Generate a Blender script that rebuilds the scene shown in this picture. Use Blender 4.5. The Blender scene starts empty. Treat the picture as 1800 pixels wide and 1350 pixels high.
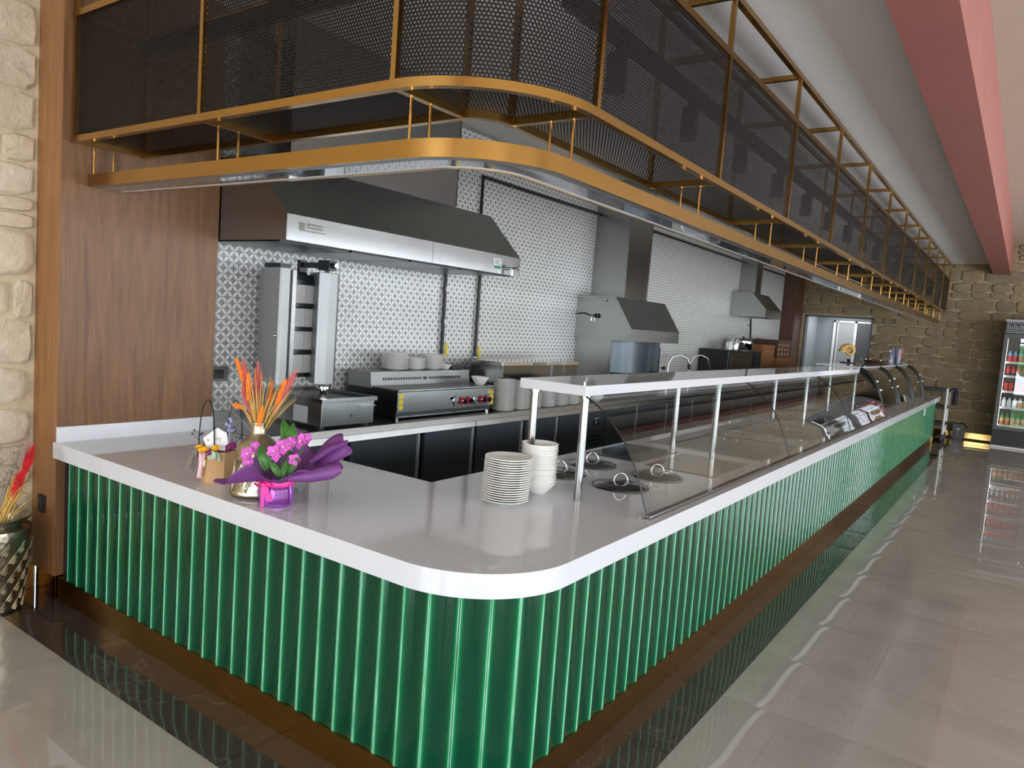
import bpy, bmesh, math, random
from mathutils import Vector, Matrix
random.seed(7)
PI = math.pi
SC = bpy.context.scene
COL = SC.collection

# ------------------------------------------------------------------ camera
cam_d = bpy.data.cameras.new('camera')
cam = bpy.data.objects.new('camera', cam_d)
COL.objects.link(cam)
cam_d.sensor_fit = 'HORIZONTAL'
cam_d.sensor_width = 36.0
cam_d.lens = 1282.8 / 1800 * 36.0
cam_d.clip_start = 0.05
cam_d.clip_end = 300
_r = Vector((0.81428995, 0.57583291, 0.07313233))
_u = Vector((-0.10965369, 0.0288786, 0.99355025))
_b = Vector((0.57000697, -0.81705721, 0.08665776))
_m = Matrix((_r, _u, _b)).transposed().to_4x4()
_m.translation = Vector((0, 0, 1.6))
cam.matrix_world = _m
SC.camera = cam

# ------------------------------------------------------------------ world, daylight, exposure
SC.view_settings.view_transform = 'Standard'
SC.view_settings.look = 'None'
SC.view_settings.gamma = 1.0
SC.view_settings.use_curve_mapping = False
SC.view_settings.exposure = 0.86
SC.cycles.transparent_max_bounces = 24
SC.cycles.max_bounces = 10
SC.cycles.diffuse_bounces = 5
SC.cycles.glossy_bounces = 5
SC.cycles.sample_clamp_indirect = 6.0
SC.cycles.caustics_reflective = False
SC.cycles.caustics_refractive = False
wd = bpy.data.worlds.new('world')
SC.world = wd
wd.use_nodes = True
nt = wd.node_tree
for n in list(nt.nodes):
    nt.nodes.remove(n)
wo = nt.nodes.new('ShaderNodeOutputWorld')
wb = nt.nodes.new('ShaderNodeBackground')
tc = nt.nodes.new('ShaderNodeTexCoord')
sp = nt.nodes.new('ShaderNodeSeparateXYZ')
mr = nt.nodes.new('ShaderNodeMapRange')
cr = nt.nodes.new('ShaderNodeValToRGB')
nt.links.new(tc.outputs['Generated'], sp.inputs[0])
nt.links.new(sp.outputs['Z'], mr.inputs['Value'])
mr.inputs['From Min'].default_value = -1
mr.inputs['From Max'].default_value = 1
nt.links.new(mr.outputs[0], cr.inputs[0])
els = cr.color_ramp.elements
els[0].position = 0.0
els[0].color = (0.72, 0.75, 0.84, 1)
els[1].position = 0.485
els[1].color = (0.72, 0.76, 0.85, 1)
for p_, c_ in ((0.5, (0.86, 0.92, 1.04, 1)), (0.62, (0.88, 0.94, 1.05, 1)), (1.0, (0.72, 0.83, 1.0, 1))):
    e_ = els.new(p_)
    e_.color = c_
nt.links.new(cr.outputs[0], wb.inputs[0])
wb.inputs[1].default_value = 7.0
nt.links.new(wb.outputs[0], wo.inputs[0])


def portal(name, loc, rot, sx, sy):
    l = bpy.data.lights.new(name, 'AREA')
    l.shape = 'RECTANGLE'
    l.size, l.size_y = sx, sy
    l.cycles.is_portal = True
    o = bpy.data.objects.new(name, l)
    COL.objects.link(o)
    o.location = loc
    o.rotation_euler = rot


XR, YF, YB = 5.4, -4.6, 16.1          # right glazed wall, glazed wall behind the camera, far stone wall
ZW = 2.85                             # window head
portal('window_portal_right', (XR + 0.05, 5.6, ZW / 2), (0, PI / 2, 0), ZW, 20.0)
portal('window_portal_front', (0.6, YF - 0.05, ZW / 2), (PI / 2, 0, 0), 9.4, ZW)

# ------------------------------------------------------------------ mesh helpers
ORG = {}


class MB:
    def __init__(s):
        s.v, s.f, s.mi, s.k = [], [], [], 0
        s.uv = {}

    def mat(s, k):
        s.k = k
        return s

    def add(s, vs, fs):
        b = len(s.v)
        s.v += [tuple(p) for p in vs]
        for f in fs:
            s.f.append(tuple(b + i for i in f))
            s.mi.append(s.k)

    def box(s, x0, x1, y0, y1, z0, z1, M=None):
        vs = [(x, y, z) for x in (x0, x1) for y in (y0, y1) for z in (z0, z1)]
        if M is not None:
            vs = [M @ Vector(p) for p in vs]
        s.add(vs, [(0, 1, 3, 2), (4, 6, 7, 5), (0, 4, 5, 1), (2, 3, 7, 6), (0, 2, 6, 4), (1, 5, 7, 3)])
        return s

    def hexa(s, lo, hi):
        """eight corners: lower ring, upper ring"""
        n = len(lo)
        fs = [tuple(range(n)), tuple(range(n, 2 * n))]
        fs += [(i, (i + 1) % n, n + (i + 1) % n, n + i) for i in range(n)]
        s.add(list(lo) + list(hi), fs)
        return s

    def prism(s, poly, z0, z1):
        return s.hexa([(x, y, z0) for x, y in poly], [(x, y, z1) for x, y in poly])

    def sweep(s, path, w, z0, z1, off=0.0):
        n = len(path)
        ring = []
        for i, (x, y) in enumerate(path):
            a = path[max(i - 1, 0)]
            b = path[min(i + 1, n - 1)]
            dx, dy = b[0] - a[0], b[1] - a[1]
            l = math.hypot(dx, dy)
            nx, ny = -dy / l, dx / l
            p0 = (x + nx * off, y + ny * off)
            p1 = (x + nx * (off + w), y + ny * (off + w))
            ring.append([(p0[0], p0[1], z0), (p1[0], p1[1], z0), (p1[0], p1[1], z1), (p0[0], p0[1], z1)])
        vs = [p for r in ring for p in r]
        fs = []
        for i in range(n - 1):
            for j in range(4):
                fs.append((4 * i + j, 4 * i + (j + 1) % 4, 4 * i + 4 + (j + 1) % 4, 4 * i + 4 + j))
        fs += [(0, 1, 2, 3), tuple(4 * (n - 1) + j for j in range(4))]
        s.add(vs, fs)
        return s

    def tube(s, pts, r, n=8, closed=False, caps=True, sq=1.0):
        pts = [Vector(p) for p in pts]
        m = len(pts)
        rs = r if isinstance(r, (list, tuple)) else [r] * m
        up = None
        rings = []
        for i in range(m):
            if closed:
                t = pts[(i + 1) % m] - pts[i - 1]
            else:
                t = pts[min(i + 1, m - 1)] - pts[max(i - 1, 0)]
            t.normalize()
            if up is None:
                up = Vector((0, 0, 1)) if abs(t.z) < 0.9 else Vector((1, 0, 0))
            a = t.cross(up)
            if a.length < 1e-6:
                a = t.cross(Vector((0, 1, 0)))
            a.normalize()
            b = a.cross(t).normalized()
            up = b
            rings.append([pts[i] + a * (rs[i] * math.cos(2 * PI * k / n)) + b * (sq * rs[i] * math.sin(2 * PI * k / n)) for k in range(n)])
        vs = [p for q in rings for p in q]
        fs = []
        for i in range(m if closed else m - 1):
            j = (i + 1) % m
            for k in range(n):
                fs.append((i * n + k, i * n + (k + 1) % n, j * n + (k + 1) % n, j * n + k))
        if caps and not closed:
            fs += [tuple(range(n)), tuple((m - 1) * n + k for k in range(n))]
        s.add(vs, fs)
        return s

    def lathe(s, prof, cx=0, cy=0, z=0, n=28, wob=None):
        vs, fs, idx = [], [], []
        for i, (r, h) in enumerate(prof):
            if r < 1e-5:
                idx.append([len(vs)])
                vs.append((cx, cy, z + h))
            else:
                st = len(vs)
                for k in range(n):
                    a = 2 * PI * k / n
                    q = r * (wob(a, h) if wob else 1)
                    vs.append((cx + q * math.cos(a), cy + q * math.sin(a), z + h))
                idx.append(list(range(st, st + n)))
        for i in range(len(prof) - 1):
            A, B = idx[i], idx[i + 1]
            for k in range(n):
                k2 = (k + 1) % n
                if len(A) == 1 and len(B) == 1:
                    continue
                if len(A) == 1:
                    fs.append((A[0], B[k], B[k2]))
                elif len(B) == 1:
                    fs.append((A[k], A[k2], B[0]))
                else:
                    fs.append((A[k], A[k2], B[k2], B[k]))
        s.add(vs, fs)
        return s

    def ball(s, c, r, nu=10, nv=7, M=None, sx=1, sy=1, sz=1):
        vs = [(0, 0, -1)]
        for j in range(1, nv):
            t = -PI / 2 + PI * j / nv
            for i in range(nu):
                a = 2 * PI * i / nu
                vs.append((math.cos(t) * math.cos(a), math.cos(t) * math.sin(a), math.sin(t)))
        vs.append((0, 0, 1))
        fs = []
        for i in range(nu):
            fs.append((0, 1 + (i + 1) % nu, 1 + i))
            for j in range(nv - 2):
                a, b = 1 + j * nu, 1 + (j + 1) * nu
                fs.append((a + i, a + (i + 1) % nu, b + (i + 1) % nu, b + i))
            fs.append((len(vs) - 1, 1 + (nv - 2) * nu + i, 1 + (nv - 2) * nu + (i + 1) % nu))
        out = []
        for p in vs:
            q = Vector((p[0] * r * sx, p[1] * r * sy, p[2] * r * sz))
            if M is not None:
                q = M @ q
            out.append(q + Vector(c))
        s.add(out, fs)
        return s

    def grid(s, fn, nu, nv, uvfn=None):
        b = len(s.v)
        s.v += [tuple(fn(i / nu, j / nv)) for j in range(nv + 1) for i in range(nu + 1)]
        for j in range(nv):
            for i in range(nu):
                q = [(i, j), (i + 1, j), (i + 1, j + 1), (i, j + 1)]
                s.f.append(tuple(b + jj * (nu + 1) + ii for ii, jj in q))
                s.mi.append(s.k)
                if uvfn:
                    s.uv[len(s.f) - 1] = [uvfn(ii / nu, jj / nv) for ii, jj in q]
        return s

    def build(s, name, mats, parent=None, loc=None, smooth=35, bevel=0, solid=0, recalc=True):
        o3 = ORG.get(parent.name, Vector((0, 0, 0))) if parent else Vector(loc or (0, 0, 0))
        me = bpy.data.meshes.new(name)
        me.from_pydata([(p[0] - o3[0], p[1] - o3[1], p[2] - o3[2]) for p in s.v], [], s.f)
        if not isinstance(mats, (list, tuple)):
            mats = [mats]
        for m in mats:
            me.materials.append(m)
        me.polygons.foreach_set('material_index', s.mi)
        if s.uv:
            ul = me.uv_layers.new(name='UVMap')
            for fi, cs in s.uv.items():
                for li, c in zip(me.polygons[fi].loop_indices, cs):
                    ul.data[li].uv = c
        if recalc:
            bm = bmesh.new()
            bm.from_mesh(me)
            bmesh.ops.recalc_face_normals(bm, faces=bm.faces)
            bm.to_mesh(me)
            bm.free()
        if smooth:
            me.polygons.foreach_set('use_smooth', [True] * len(me.polygons))
            me.set_sharp_from_angle(angle=math.radians(smooth))
        me.update()
        o = bpy.data.objects.new(name, me)
        COL.objects.link(o)
        if parent:
            o.parent = parent
            ORG[o.name] = o3
        else:
            o.location = o3
            ORG[o.name] = o3
        if bevel:
            b = o.modifiers.new('bevel', 'BEVEL')
            b.width = bevel
            b.segments = 2
            b.limit_method = 'ANGLE'
        if solid:
            d = o.modifiers.new('solid', 'SOLIDIFY')
            d.thickness = solid
            d.offset = 0
        return o


def tag(o, label, cat, group=None, kind=None):
    o['label'] = label
    if cat:
        o['category'] = cat
    if group:
        o['group'] = group
    if kind:
        o['kind'] = kind
    return o


def thing(name, label, cat, loc, group=None):
    o = bpy.data.objects.new(name, None)
    o.empty_display_size = 0.1
    COL.objects.link(o)
    o.location = loc
    ORG[o.name] = Vector(loc)
    return tag(o, label, cat, group)


def struct(o, label=None):
    o['kind'] = 'structure'
    if label:
        o['label'] = label
    return o


def stuff(o):
    o['kind'] = 'stuff'
    return o


def dup(root, loc, label=None, rotz=None, group=None):
    r = root.copy()
    COL.objects.link(r)
    r.location = loc
    if rotz is not None:
        r.rotation_euler = (0, 0, rotz)
    if label:
        r['label'] = label
    if group:
        r['group'] = group
    for ch in list(root.children):
        c = ch.copy()
        COL.objects.link(c)
        c.parent = r
        for g in list(ch.children):
            d = g.copy()
            COL.objects.link(d)
            d.parent = c
    return r


def inst(src, parent, loc, rot=(0, 0, 0), scale=(1, 1, 1)):
    """another piece that shares src's mesh; loc in world coordinates"""
    c = src.copy()
    COL.objects.link(c)
    o3 = ORG.get(parent.name, Vector((0, 0, 0)))
    c.parent = parent
    c.location = Vector(loc) - o3
    c.rotation_euler = rot
    c.scale = scale
    return c


ORD = ['', 'first', 'second', 'third', 'fourth', 'fifth', 'sixth', 'seventh', 'eighth', 'ninth', 'tenth', 'eleventh', 'twelfth',
       'thirteenth', 'fourteenth', 'fifteenth', 'sixteenth', 'seventeenth', 'eighteenth', 'nineteenth', 'twentieth',
       'twenty-first', 'twenty-second', 'twenty-third', 'twenty-fourth', 'twenty-fifth', 'twenty-sixth', 'twenty-seventh']


# ------------------------------------------------------------------ materials
def lin(h):
    h = h.lstrip('#')
    c = [int(h[i:i + 2], 16) / 255 for i in (0, 2, 4)]
    return tuple((x / 12.92 if x <= 0.04045 else ((x + 0.055) / 1.055) ** 2.4) for x in c) + (1,)


class NT:
    def __init__(s, name):
        s.m = bpy.data.materials.new(name)
        s.m.use_nodes = True
        s.t = s.m.node_tree
        s.p = s.t.nodes['Principled BSDF']
        s.out = s.t.nodes['Material Output']

    def n(s, ty, **kw):
        q = s.t.nodes.new(ty)
        for k, v in kw.items():
            setattr(q, k, v)
        return q

    def l(s, a, b):
        s.t.links.new(a, b)

    def math(s, op, a, b=None, c=None):
        q = s.n('ShaderNodeMath', operation=op)
        for i, x in enumerate((a, b, c)):
            if x is None:
                continue
            if isinstance(x, (int, float)):
                q.inputs[i].default_value = x
            else:
                s.l(x, q.inputs[i])
        return q.outputs[0]

    def coord(s, kind='Object', scale=(1, 1, 1)):
        t = s.n('ShaderNodeTexCoord')
        mp = s.n('ShaderNodeMapping')
        mp.inputs['Scale'].default_value = scale
        s.l(t.outputs[kind], mp.inputs[0])
        return mp.outputs[0]

    def world(s, scale=(1, 1, 1)):
        g = s.n('ShaderNodeNewGeometry')
        mp = s.n('ShaderNodeMapping')
        mp.inputs['Scale'].default_value = scale
        s.l(g.outputs['Position'], mp.inputs[0])
        return mp.outputs[0]

    def noise(s, v, scale=5, detail=3, rough=0.5, dist=0):
        q = s.n('ShaderNodeTexNoise')
        q.inputs['Scale'].default_value = scale
        q.inputs['Detail'].default_value = detail
        q.inputs['Roughness'].default_value = rough
        q.inputs['Distortion'].default_value = dist
        s.l(v, q.inputs['Vector'])
        return q.outputs[0]

    def ramp(s, f, stops):
        q = s.n('ShaderNodeValToRGB')
        e = q.color_ramp.elements
        e[0].position, e[0].color = stops[0]
        e[1].position, e[1].color = stops[-1]
        for p, c in stops[1:-1]:
            w = e.new(p)
            w.color = c
        s.l(f, q.inputs[0])
        return q.outputs[0]

    def mix(s, f, a, b):
        q = s.n('ShaderNodeMix', data_type='RGBA')
        for i, x in ((0, f), (6, a), (7, b)):
            if isinstance(x, (int, float)):
                q.inputs[i].default_value = x
            elif isinstance(x, tuple):
                q.inputs[i].default_value = x
            else:
                s.l(x, q.inputs[i])
        return q.outputs[2]

    def bump(s, h, strength=0.3, dist=0.01):
        q = s.n('ShaderNodeBump')
        q.inputs['Strength'].default_value = strength
        q.inputs['Distance'].default_value = dist
        s.l(h, q.inputs['Height'])
        s.l(q.outputs[0], s.p.inputs['Normal'])

    def set(s, col=None, rough=None, metal=None, spec=None, coat=None, **kw):
        I = s.p.inputs
        if col is not None:
            if isinstance(col, tuple):
                I['Base Color'].default_value = col
            else:
                s.l(col, I['Base Color'])
        if rough is not None:
            if isinstance(rough, (int, float)):
                I['Roughness'].default_value = rough
            else:
                s.l(rough, I['Roughness'])
        if metal is not None:
            I['Metallic'].default_value = metal
        if spec is not None:
            I['Specular IOR Level'].default_value = spec
        if coat is not None:
            I['Coat Weight'].default_value = coat
            I['Coat Roughness'].default_value = 0.03
        return s


def plain(name, hexcol, rough=0.5, metal=0.0, var=0.06, scale=8, spec=None, coat=None):
    q = NT(name)
    c = lin(hexcol)
    f = q.noise(q.coord(), scale, 3)
    a = tuple(min(1, x * (1 + var)) for x in c[:3]) + (1,)
    b = tuple(x * (1 - var) for x in c[:3]) + (1,)
    q.set(q.ramp(f, [(0.3, b), (0.7, a)]), rough, metal, spec, coat)
    return q.m


def brushed(name, hexcol, rough=0.25, streak=(1, 1, 60), amt=0.25, bump=0.02):
    q = NT(name)
    c = lin(hexcol)
    f = q.noise(q.coord(scale=streak), 4, 4, 0.6)
    q.set(c, q.math('ADD', q.math('MULTIPLY', f, amt), rough - amt / 2), 1.0)
    w = q.noise(q.coord(), 2.2, 2, 0.4)
    q.bump(w, bump * 4, 0.01)
    return q.m


M = {}
M['steel'] = brushed('stainless steel', 'a3a4a2', 0.24, (1, 30, 1), 0.04, 0.05)
M['steel_v'] = brushed('stainless steel upright', '9b9c9b', 0.16, (30, 30, 1), 0.03, 0.0)
M['steel_wing'] = plain('satin stainless sheet', '9a9b9a', 0.38, 0.5, 0.03, 2)
M['steel_polish'] = plain('polished dark stainless', '7c7d7d', 0.07, 1.0, 0.02)
M['alu'] = plain('aluminium strip', 'a4a8aa', 0.35, 0.25, 0.03)
M['steel_dark'] = brushed('dark stainless steel', '53585b', 0.3, (1, 30, 1), 0.04, 0.03)
M['steel_door'] = plain('dark-reflection door stainless', '4d575d', 0.3, 0.35, 0.04, 2)  # stainless doors; the dark kitchen side they mirror is put into the colour
M['chrome'] = plain('chrome', 'd8d8d8', 0.06, 1.0, 0.02)
M['brass'] = plain('satin brass', 'b3894a', 0.2, 1.0, 0.03, 3)
M['brass_mirror'] = plain('polished brass', 'a5854f', 0.07, 1.0, 0.03)
M['black'] = plain('black lacquer', '17181a', 0.35)
M['black_metal'] = plain('black metal', '1b1a19', 0.4, 0.3)
M['rubber'] = plain('black rubber', '121212', 0.7)
M['porcelain'] = plain('white porcelain', 'eceae4', 0.12, 0, 0.015)
M['quartz'] = plain('white quartz', 'd1d3d7', 0.05, 0, 0.015, 40)
M['white'] = plain('white paint', 'e9e9e8', 0.35, 0, 0.02)
M['acrylic'] = plain('mirror finish light cover', 'c4c5cc', 0.05, 0.85, 0.01)
M['ceiling'] = plain('ceiling paint', 'ebe7e0', 0.85, 0, 0.02, 1.5)
M['ceiling_hi'] = plain('high ceiling paint', 'b5a793', 0.85, 0, 0.02, 1.5)
M['beam'] = plain('terracotta beam paint', '9c5f55', 0.6, 0, 0.04, 2)
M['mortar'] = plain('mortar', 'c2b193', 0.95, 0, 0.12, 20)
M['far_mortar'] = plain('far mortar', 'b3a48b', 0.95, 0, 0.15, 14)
M['grout'] = plain('grout', '8d8a84', 0.9, 0, 0.05)
M['pale_grout'] = plain('pale floor grout', 'b9b0a2', 0.8, 0, 0.05)
M['plaster'] = plain('grey plaster', '8f979b', 0.8, 0, 0.05, 3)
M['dark_grey'] = plain('dark grey panel', '55575a', 0.4, 0, 0.03)
M['light_grey'] = plain('light grey panel', 'a4a8aa', 0.3, 0, 0.05, 2)
M['burner'] = plain('ceramic burner', 'cfccc8', 0.8, 0, 0.05, 30)
M['kraft'] = plain('kraft paper', 'c39a6c', 0.75, 0, 0.06, 12)
M['cardboard'] = plain('cardboard', '9a6a3c', 0.85, 0, 0.08, 6)
M['purple'] = plain('purple crepe paper', '703a7a', 0.55, 0, 0.12, 14)
M['purple_foil'] = plain('violet foil', 'b35fd0', 0.28, 0.35, 0.1, 10)
M['pink'] = plain('pink satin ribbon', 'f23a9a', 0.35, 0, 0.08)
M['pale_pink'] = plain('pale pink ribbon', 'f0c2cd', 0.45, 0, 0.06)
M['leaf'] = plain('green leaf', '44752f', 0.4, 0, 0.25, 12)
M['pale_leaf'] = plain('pale green leaf', 'b8ccb0', 0.55, 0, 0.1)
M['orchid'] = plain('magenta orchid petal', 'd66bc4', 0.5, 0, 0.2, 30)
M['yellow'] = plain('yellow petal', 'f4bb10', 0.55, 0, 0.12, 30)
M['plum'] = plain('plum petal', '8a2a68', 0.55, 0, 0.2, 30)
M['orange'] = plain('orange dyed wheat', 'ee7d1e', 0.7, 0, 0.15, 40)
M['coral'] = plain('coral dyed grass', 'dd7a74', 0.75, 0, 0.15, 40)
M['red_dye'] = plain('red dyed grass', 'e03038', 0.75, 0, 0.15, 40)
M['straw'] = plain('straw stems', 'c9a355', 0.75, 0, 0.15, 30)
M['pampas'] = plain('grey pampas', '8a8078', 0.85, 0, 0.15, 30)
M['twig'] = plain('dark twig', '3a3640', 0.8, 0, 0.1)
M['lilac'] = plain('lilac bloom', 'a9a8dc', 0.6, 0, 0.1)
M['yellow_label'] = plain('yellow sticker', 'efd021', 0.5, 0, 0.03)
M['green_label'] = plain('green sticker', '3f8f5c', 0.5, 0, 0.03)
M['red_knob'] = plain('red knob ring', 'c01f34', 0.35, 0, 0.05)
M['switch'] = plain('socket plate', '6d6a62', 0.4, 0.4, 0.03)
M['navy'] = plain('navy cloth', '1c2233', 0.85, 0, 0.1)
M['cooktop'] = plain('dark glass cooktop', '2b2928', 0.06, 0, 0.05)
M['brown_gloss'] = plain('brown gloss of plate reflection and tray', '6a4a30', 0.08, 0, 0.08)  # brown reflection put into the hot plate's colour; the tray's own brown
M['wallpipe'] = plain('black gas pipe', '1e1d1c', 0.45)
M['grey_box'] = plain('grey plastic', '5c5a59', 0.5, 0, 0.04)


def m_stone(name, c1, c2, c3):
    q = NT(name)
    oi = q.n('ShaderNodeObjectInfo')
    w = q.world((1, 1, 1))
    f = q.noise(w, 9, 5, 0.65)
    f2 = q.noise(w, 2.2, 2)
    a = q.ramp(f, [(0.3, lin(c1)), (0.72, lin(c2))])
    b = q.mix(q.math('MULTIPLY', oi.outputs['Random'], 0.75), a, lin(c3))
    c = q.mix(q.math('MULTIPLY', f2, 0.35), b, lin(c2))
    q.set(c, 0.85)
    q.bump(q.noise(w, 14, 6, 0.7, 0.6), 0.9, 0.02)
    return q.m


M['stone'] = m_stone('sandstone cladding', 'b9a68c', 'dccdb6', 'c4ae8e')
M['far_stone'] = m_stone('shade-darkened sandstone cladding', '74654f', '9c8b72', 'a48f62')  # same sandstone as the left wall, its shade put into darker colours


def m_wood(name, c1, c2, c3, rough=0.45):
    q = NT(name)
    v = q.world((14, 14, 1.1))
    n1 = q.noise(v, 1.6, 5, 0.62, 1.2)
    fine = q.noise(q.world((90, 90, 2.2)), 3, 3, 0.6)
    ring = q.math('FRACT', q.math('MULTIPLY', q.noise(q.world((3.2, 3.2, 0.35)), 1.4, 2, 0.4, 0.6), 9))
    ring = q.math('ABSOLUTE', q.math('SUBTRACT', ring, 0.5))
    a = q.ramp(n1, [(0.25, lin(c1)), (0.5, lin(c2)), (0.78, lin(c3))])
    b = q.mix(q.math('MULTIPLY', q.math('SUBTRACT', 0.5, ring), 0.55), a, lin(c1))
    c = q.mix(q.math('MULTIPLY', fine, 0.5), b, lin(c1))
    q.set(c, rough)
    q.bump(fine, 0.15, 0.003)
    return q.m


M['wood'] = m_wood('oak veneer', '583b22', '7f5734', '946a43')
M['wood_edge'] = m_wood('oak veneer edge', '7a5230', '9a6b40', 'ad7d4e')
M['wood_dark'] = m_wood('dark walnut veneer', '4c2f22', '60402f', '6c4a37')


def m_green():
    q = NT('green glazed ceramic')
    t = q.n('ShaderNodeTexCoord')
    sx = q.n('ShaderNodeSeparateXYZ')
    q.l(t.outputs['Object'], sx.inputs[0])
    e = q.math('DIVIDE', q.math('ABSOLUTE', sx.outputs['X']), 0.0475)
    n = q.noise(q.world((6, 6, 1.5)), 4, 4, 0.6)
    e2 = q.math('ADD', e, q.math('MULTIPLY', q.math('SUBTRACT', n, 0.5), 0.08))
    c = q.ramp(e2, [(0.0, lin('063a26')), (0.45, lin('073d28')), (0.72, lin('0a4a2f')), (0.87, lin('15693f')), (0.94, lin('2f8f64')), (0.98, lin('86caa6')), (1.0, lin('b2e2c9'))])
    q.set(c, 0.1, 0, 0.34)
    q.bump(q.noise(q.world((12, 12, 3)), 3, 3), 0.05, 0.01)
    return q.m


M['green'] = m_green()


def m_floor(name, c1, c2, vein, rough, veins=0.25):
    q = NT(name)
    oi = q.n('ShaderNodeObjectInfo')
    off = q.n('ShaderNodeVectorMath', operation='SCALE')
    cmb = q.n('ShaderNodeCombineXYZ')
    for i in range(3):
        q.l(oi.outputs['Random'], cmb.inputs[i])
    q.l(cmb.outputs[0], off.inputs[0])
    off.inputs['Scale'].default_value = 37
    ad = q.n('ShaderNodeVectorMath', operation='ADD')
    q.l(q.world(), ad.inputs[0])
    q.l(off.outputs[0], ad.inputs[1])
    w = ad.outputs[0]
    base = q.ramp(q.noise(w, 1.8, 4, 0.6, 0.8), [(0.3, lin(c1)), (0.7, lin(c2))])
    v = q.noise(w, 1.1, 5, 0.6, 0.7)
    v = q.math('ABSOLUTE', q.math('SUBTRACT', v, 0.5))
    v = q.math('SUBTRACT', 1.0, q.math('MINIMUM', q.math('MULTIPLY', v, 90), 1.0))
    c = q.mix(q.math('MULTIPLY', v, veins), base, lin(vein))
    q.set(c, rough, 0, 0.8)
    q.bump(q.noise(q.world(), 3.0, 1, 0.3), 0.035, 0.02)
    return q.m


M['floor_light'] = m_floor('greige polished porcelain', '9b948e', 'aaa39d', 'bdb6af', 0.02, 0.12)
M['floor_dark'] = m_floor('dark marble porcelain', '372e2a', '4a403a', '8a7c72', 0.03, 0.22)


def m_walltile():
    q = NT('patterned wall tile')
    t = q.n('ShaderNodeTexCoord')
    sx = q.n('ShaderNodeSeparateXYZ')
    q.l(t.outputs['Object'], sx.inputs[0])

    def fold(x):
        f = q.math('FRACT', q.math('DIVIDE', x, 0.0735))
        return q.math('SUBTRACT', 1.0, q.math('ABSOLUTE', q.math('SUBTRACT', q.math('MULTIPLY', f, 2), 1)))
    u, v = fold(sx.outputs['Y']), fold(sx.outputs['Z'])

    def hyp(a, b):
        return q.math('SQRT', q.math('ADD', q.math('MULTIPLY', a, a), q.math('MULTIPLY', b, b)))
    d1 = hyp(q.math('SUBTRACT', 1, u), v)
    d2 = hyp(u, q.math('SUBTRACT', 1, v))
    d = q.math('MAXIMUM', d1, d2)
    mask = q.n('ShaderNodeMapRange')
    mask.inputs['From Min'].default_value = 0.99
    mask.inputs['From Max'].default_value = 0.955
    q.l(d, mask.inputs['Value'])
    n = q.noise(q.world(), 6, 3)
    grey = q.ramp(n, [(0.3, lin('9a9893')), (0.7, lin('abaaa6'))])
    q.set(q.mix(mask.outputs[0], grey, lin('f0f0ec')), 0.28)
    return q.m


M['walltile'] = m_walltile()


def m_perf():
    q = NT('perforated bronze sheet')
    P, R = 0.0142, 0.0048
    uvn = q.n('ShaderNodeUVMap')
    sx = q.n('ShaderNodeSeparateXYZ')
    q.l(uvn.outputs[0], sx.inputs[0])
    H = P * math.sqrt(3)

    def cell(c, per, sh):
        f = q.math('FRACT', q.math('ADD', q.math('DIVIDE', c, per), sh))
        return q.math('MULTIPLY', q.math('SUBTRACT', f, 0.5), per)

    def dist(sh):
        a, b = cell(sx.outputs['X'], P, sh), cell(sx.outputs['Y'], H, sh)
        return q.math('SQRT', q.math('ADD', q.math('MULTIPLY', a, a), q.math('MULTIPLY', b, b)))
    d = q.math('MINIMUM', dist(0.0), dist(0.5))
    hole = q.math('LESS_THAN', d, R)
    q.set(lin('1d1815'), 0.6, 0.0, 0.15)
    tr = q.n('ShaderNodeBsdfTransparent')
    mx = q.n('ShaderNodeMixShader')
    q.l(hole, mx.inputs[0])
    q.l(q.p.outputs[0], mx.inputs[1])
    q.l(tr.outputs[0], mx.inputs[2])
    q.l(mx.outputs[0], q.out.inputs[0])
    return q.m


M['perf'] = m_perf()


def m_glass(name, tint=(0.93, 0.95, 0.94, 1), k=1.0):
    q = NT(name)
    lw = q.n('ShaderNodeLayerWeight')
    lw.inputs['Blend'].default_value = 0.5
    fac = q.math('MINIMUM', q.math('MULTIPLY', q.math('ADD', q.math('MULTIPLY', q.math('POWER', lw.outputs['Facing'], 5.0), 0.96), 0.04), k), 1.0)
    tr = q.n('ShaderNodeBsdfTransparent')
    tr.inputs[0].default_value = tint
    gl = q.n('ShaderNodeBsdfGlossy')
    gl.inputs['Roughness'].default_value = 0.01
    mx = q.n('ShaderNodeMixShader')
    q.l(fac, mx.inputs[0])
    q.l(tr.outputs[0], mx.inputs[1])
    q.l(gl.outputs[0], mx.inputs[2])
    q.l(mx.outputs[0], q.out.inputs[0])
    return q.m


M['glass'] = m_glass('display glass', k=1.5)
M['bottle_clear'] = m_glass('clear bottle', (0.85, 0.9, 0.95, 1))


def m_emit(name, hexcol, s):
    q = NT(name)
    q.p.inputs['Emission Color'].default_value = lin(hexcol)
    q.p.inputs['Emission Strength'].default_value = s
    q.p.inputs['Base Color'].default_value = lin(hexcol)
    return q.m


M['led'] = m_emit('cooler led strip', 'f4f8ff', 3.0)


def m_hammered(name, hexcol):
    q = NT(name)
    t = q.n('ShaderNodeTexCoord')
    vo = q.n('ShaderNodeTexVoronoi')
    vo.inputs['Scale'].default_value = 38
    q.l(t.outputs['Object'], vo.inputs['Vector'])
    q.set(q.ramp(q.noise(q.coord(), 9, 4), [(0.3, lin(hexcol)), (0.75, lin('c9bfa6'))]), 0.3, 1.0)
    q.bump(vo.outputs['Distance'], 0.25, 0.006)
    return q.m


M['vase_metal'] = m_hammered('hammered antique nickel', '9c9078')
M['vase_dark'] = m_hammered('dark patinated metal', '6d6559')
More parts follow.
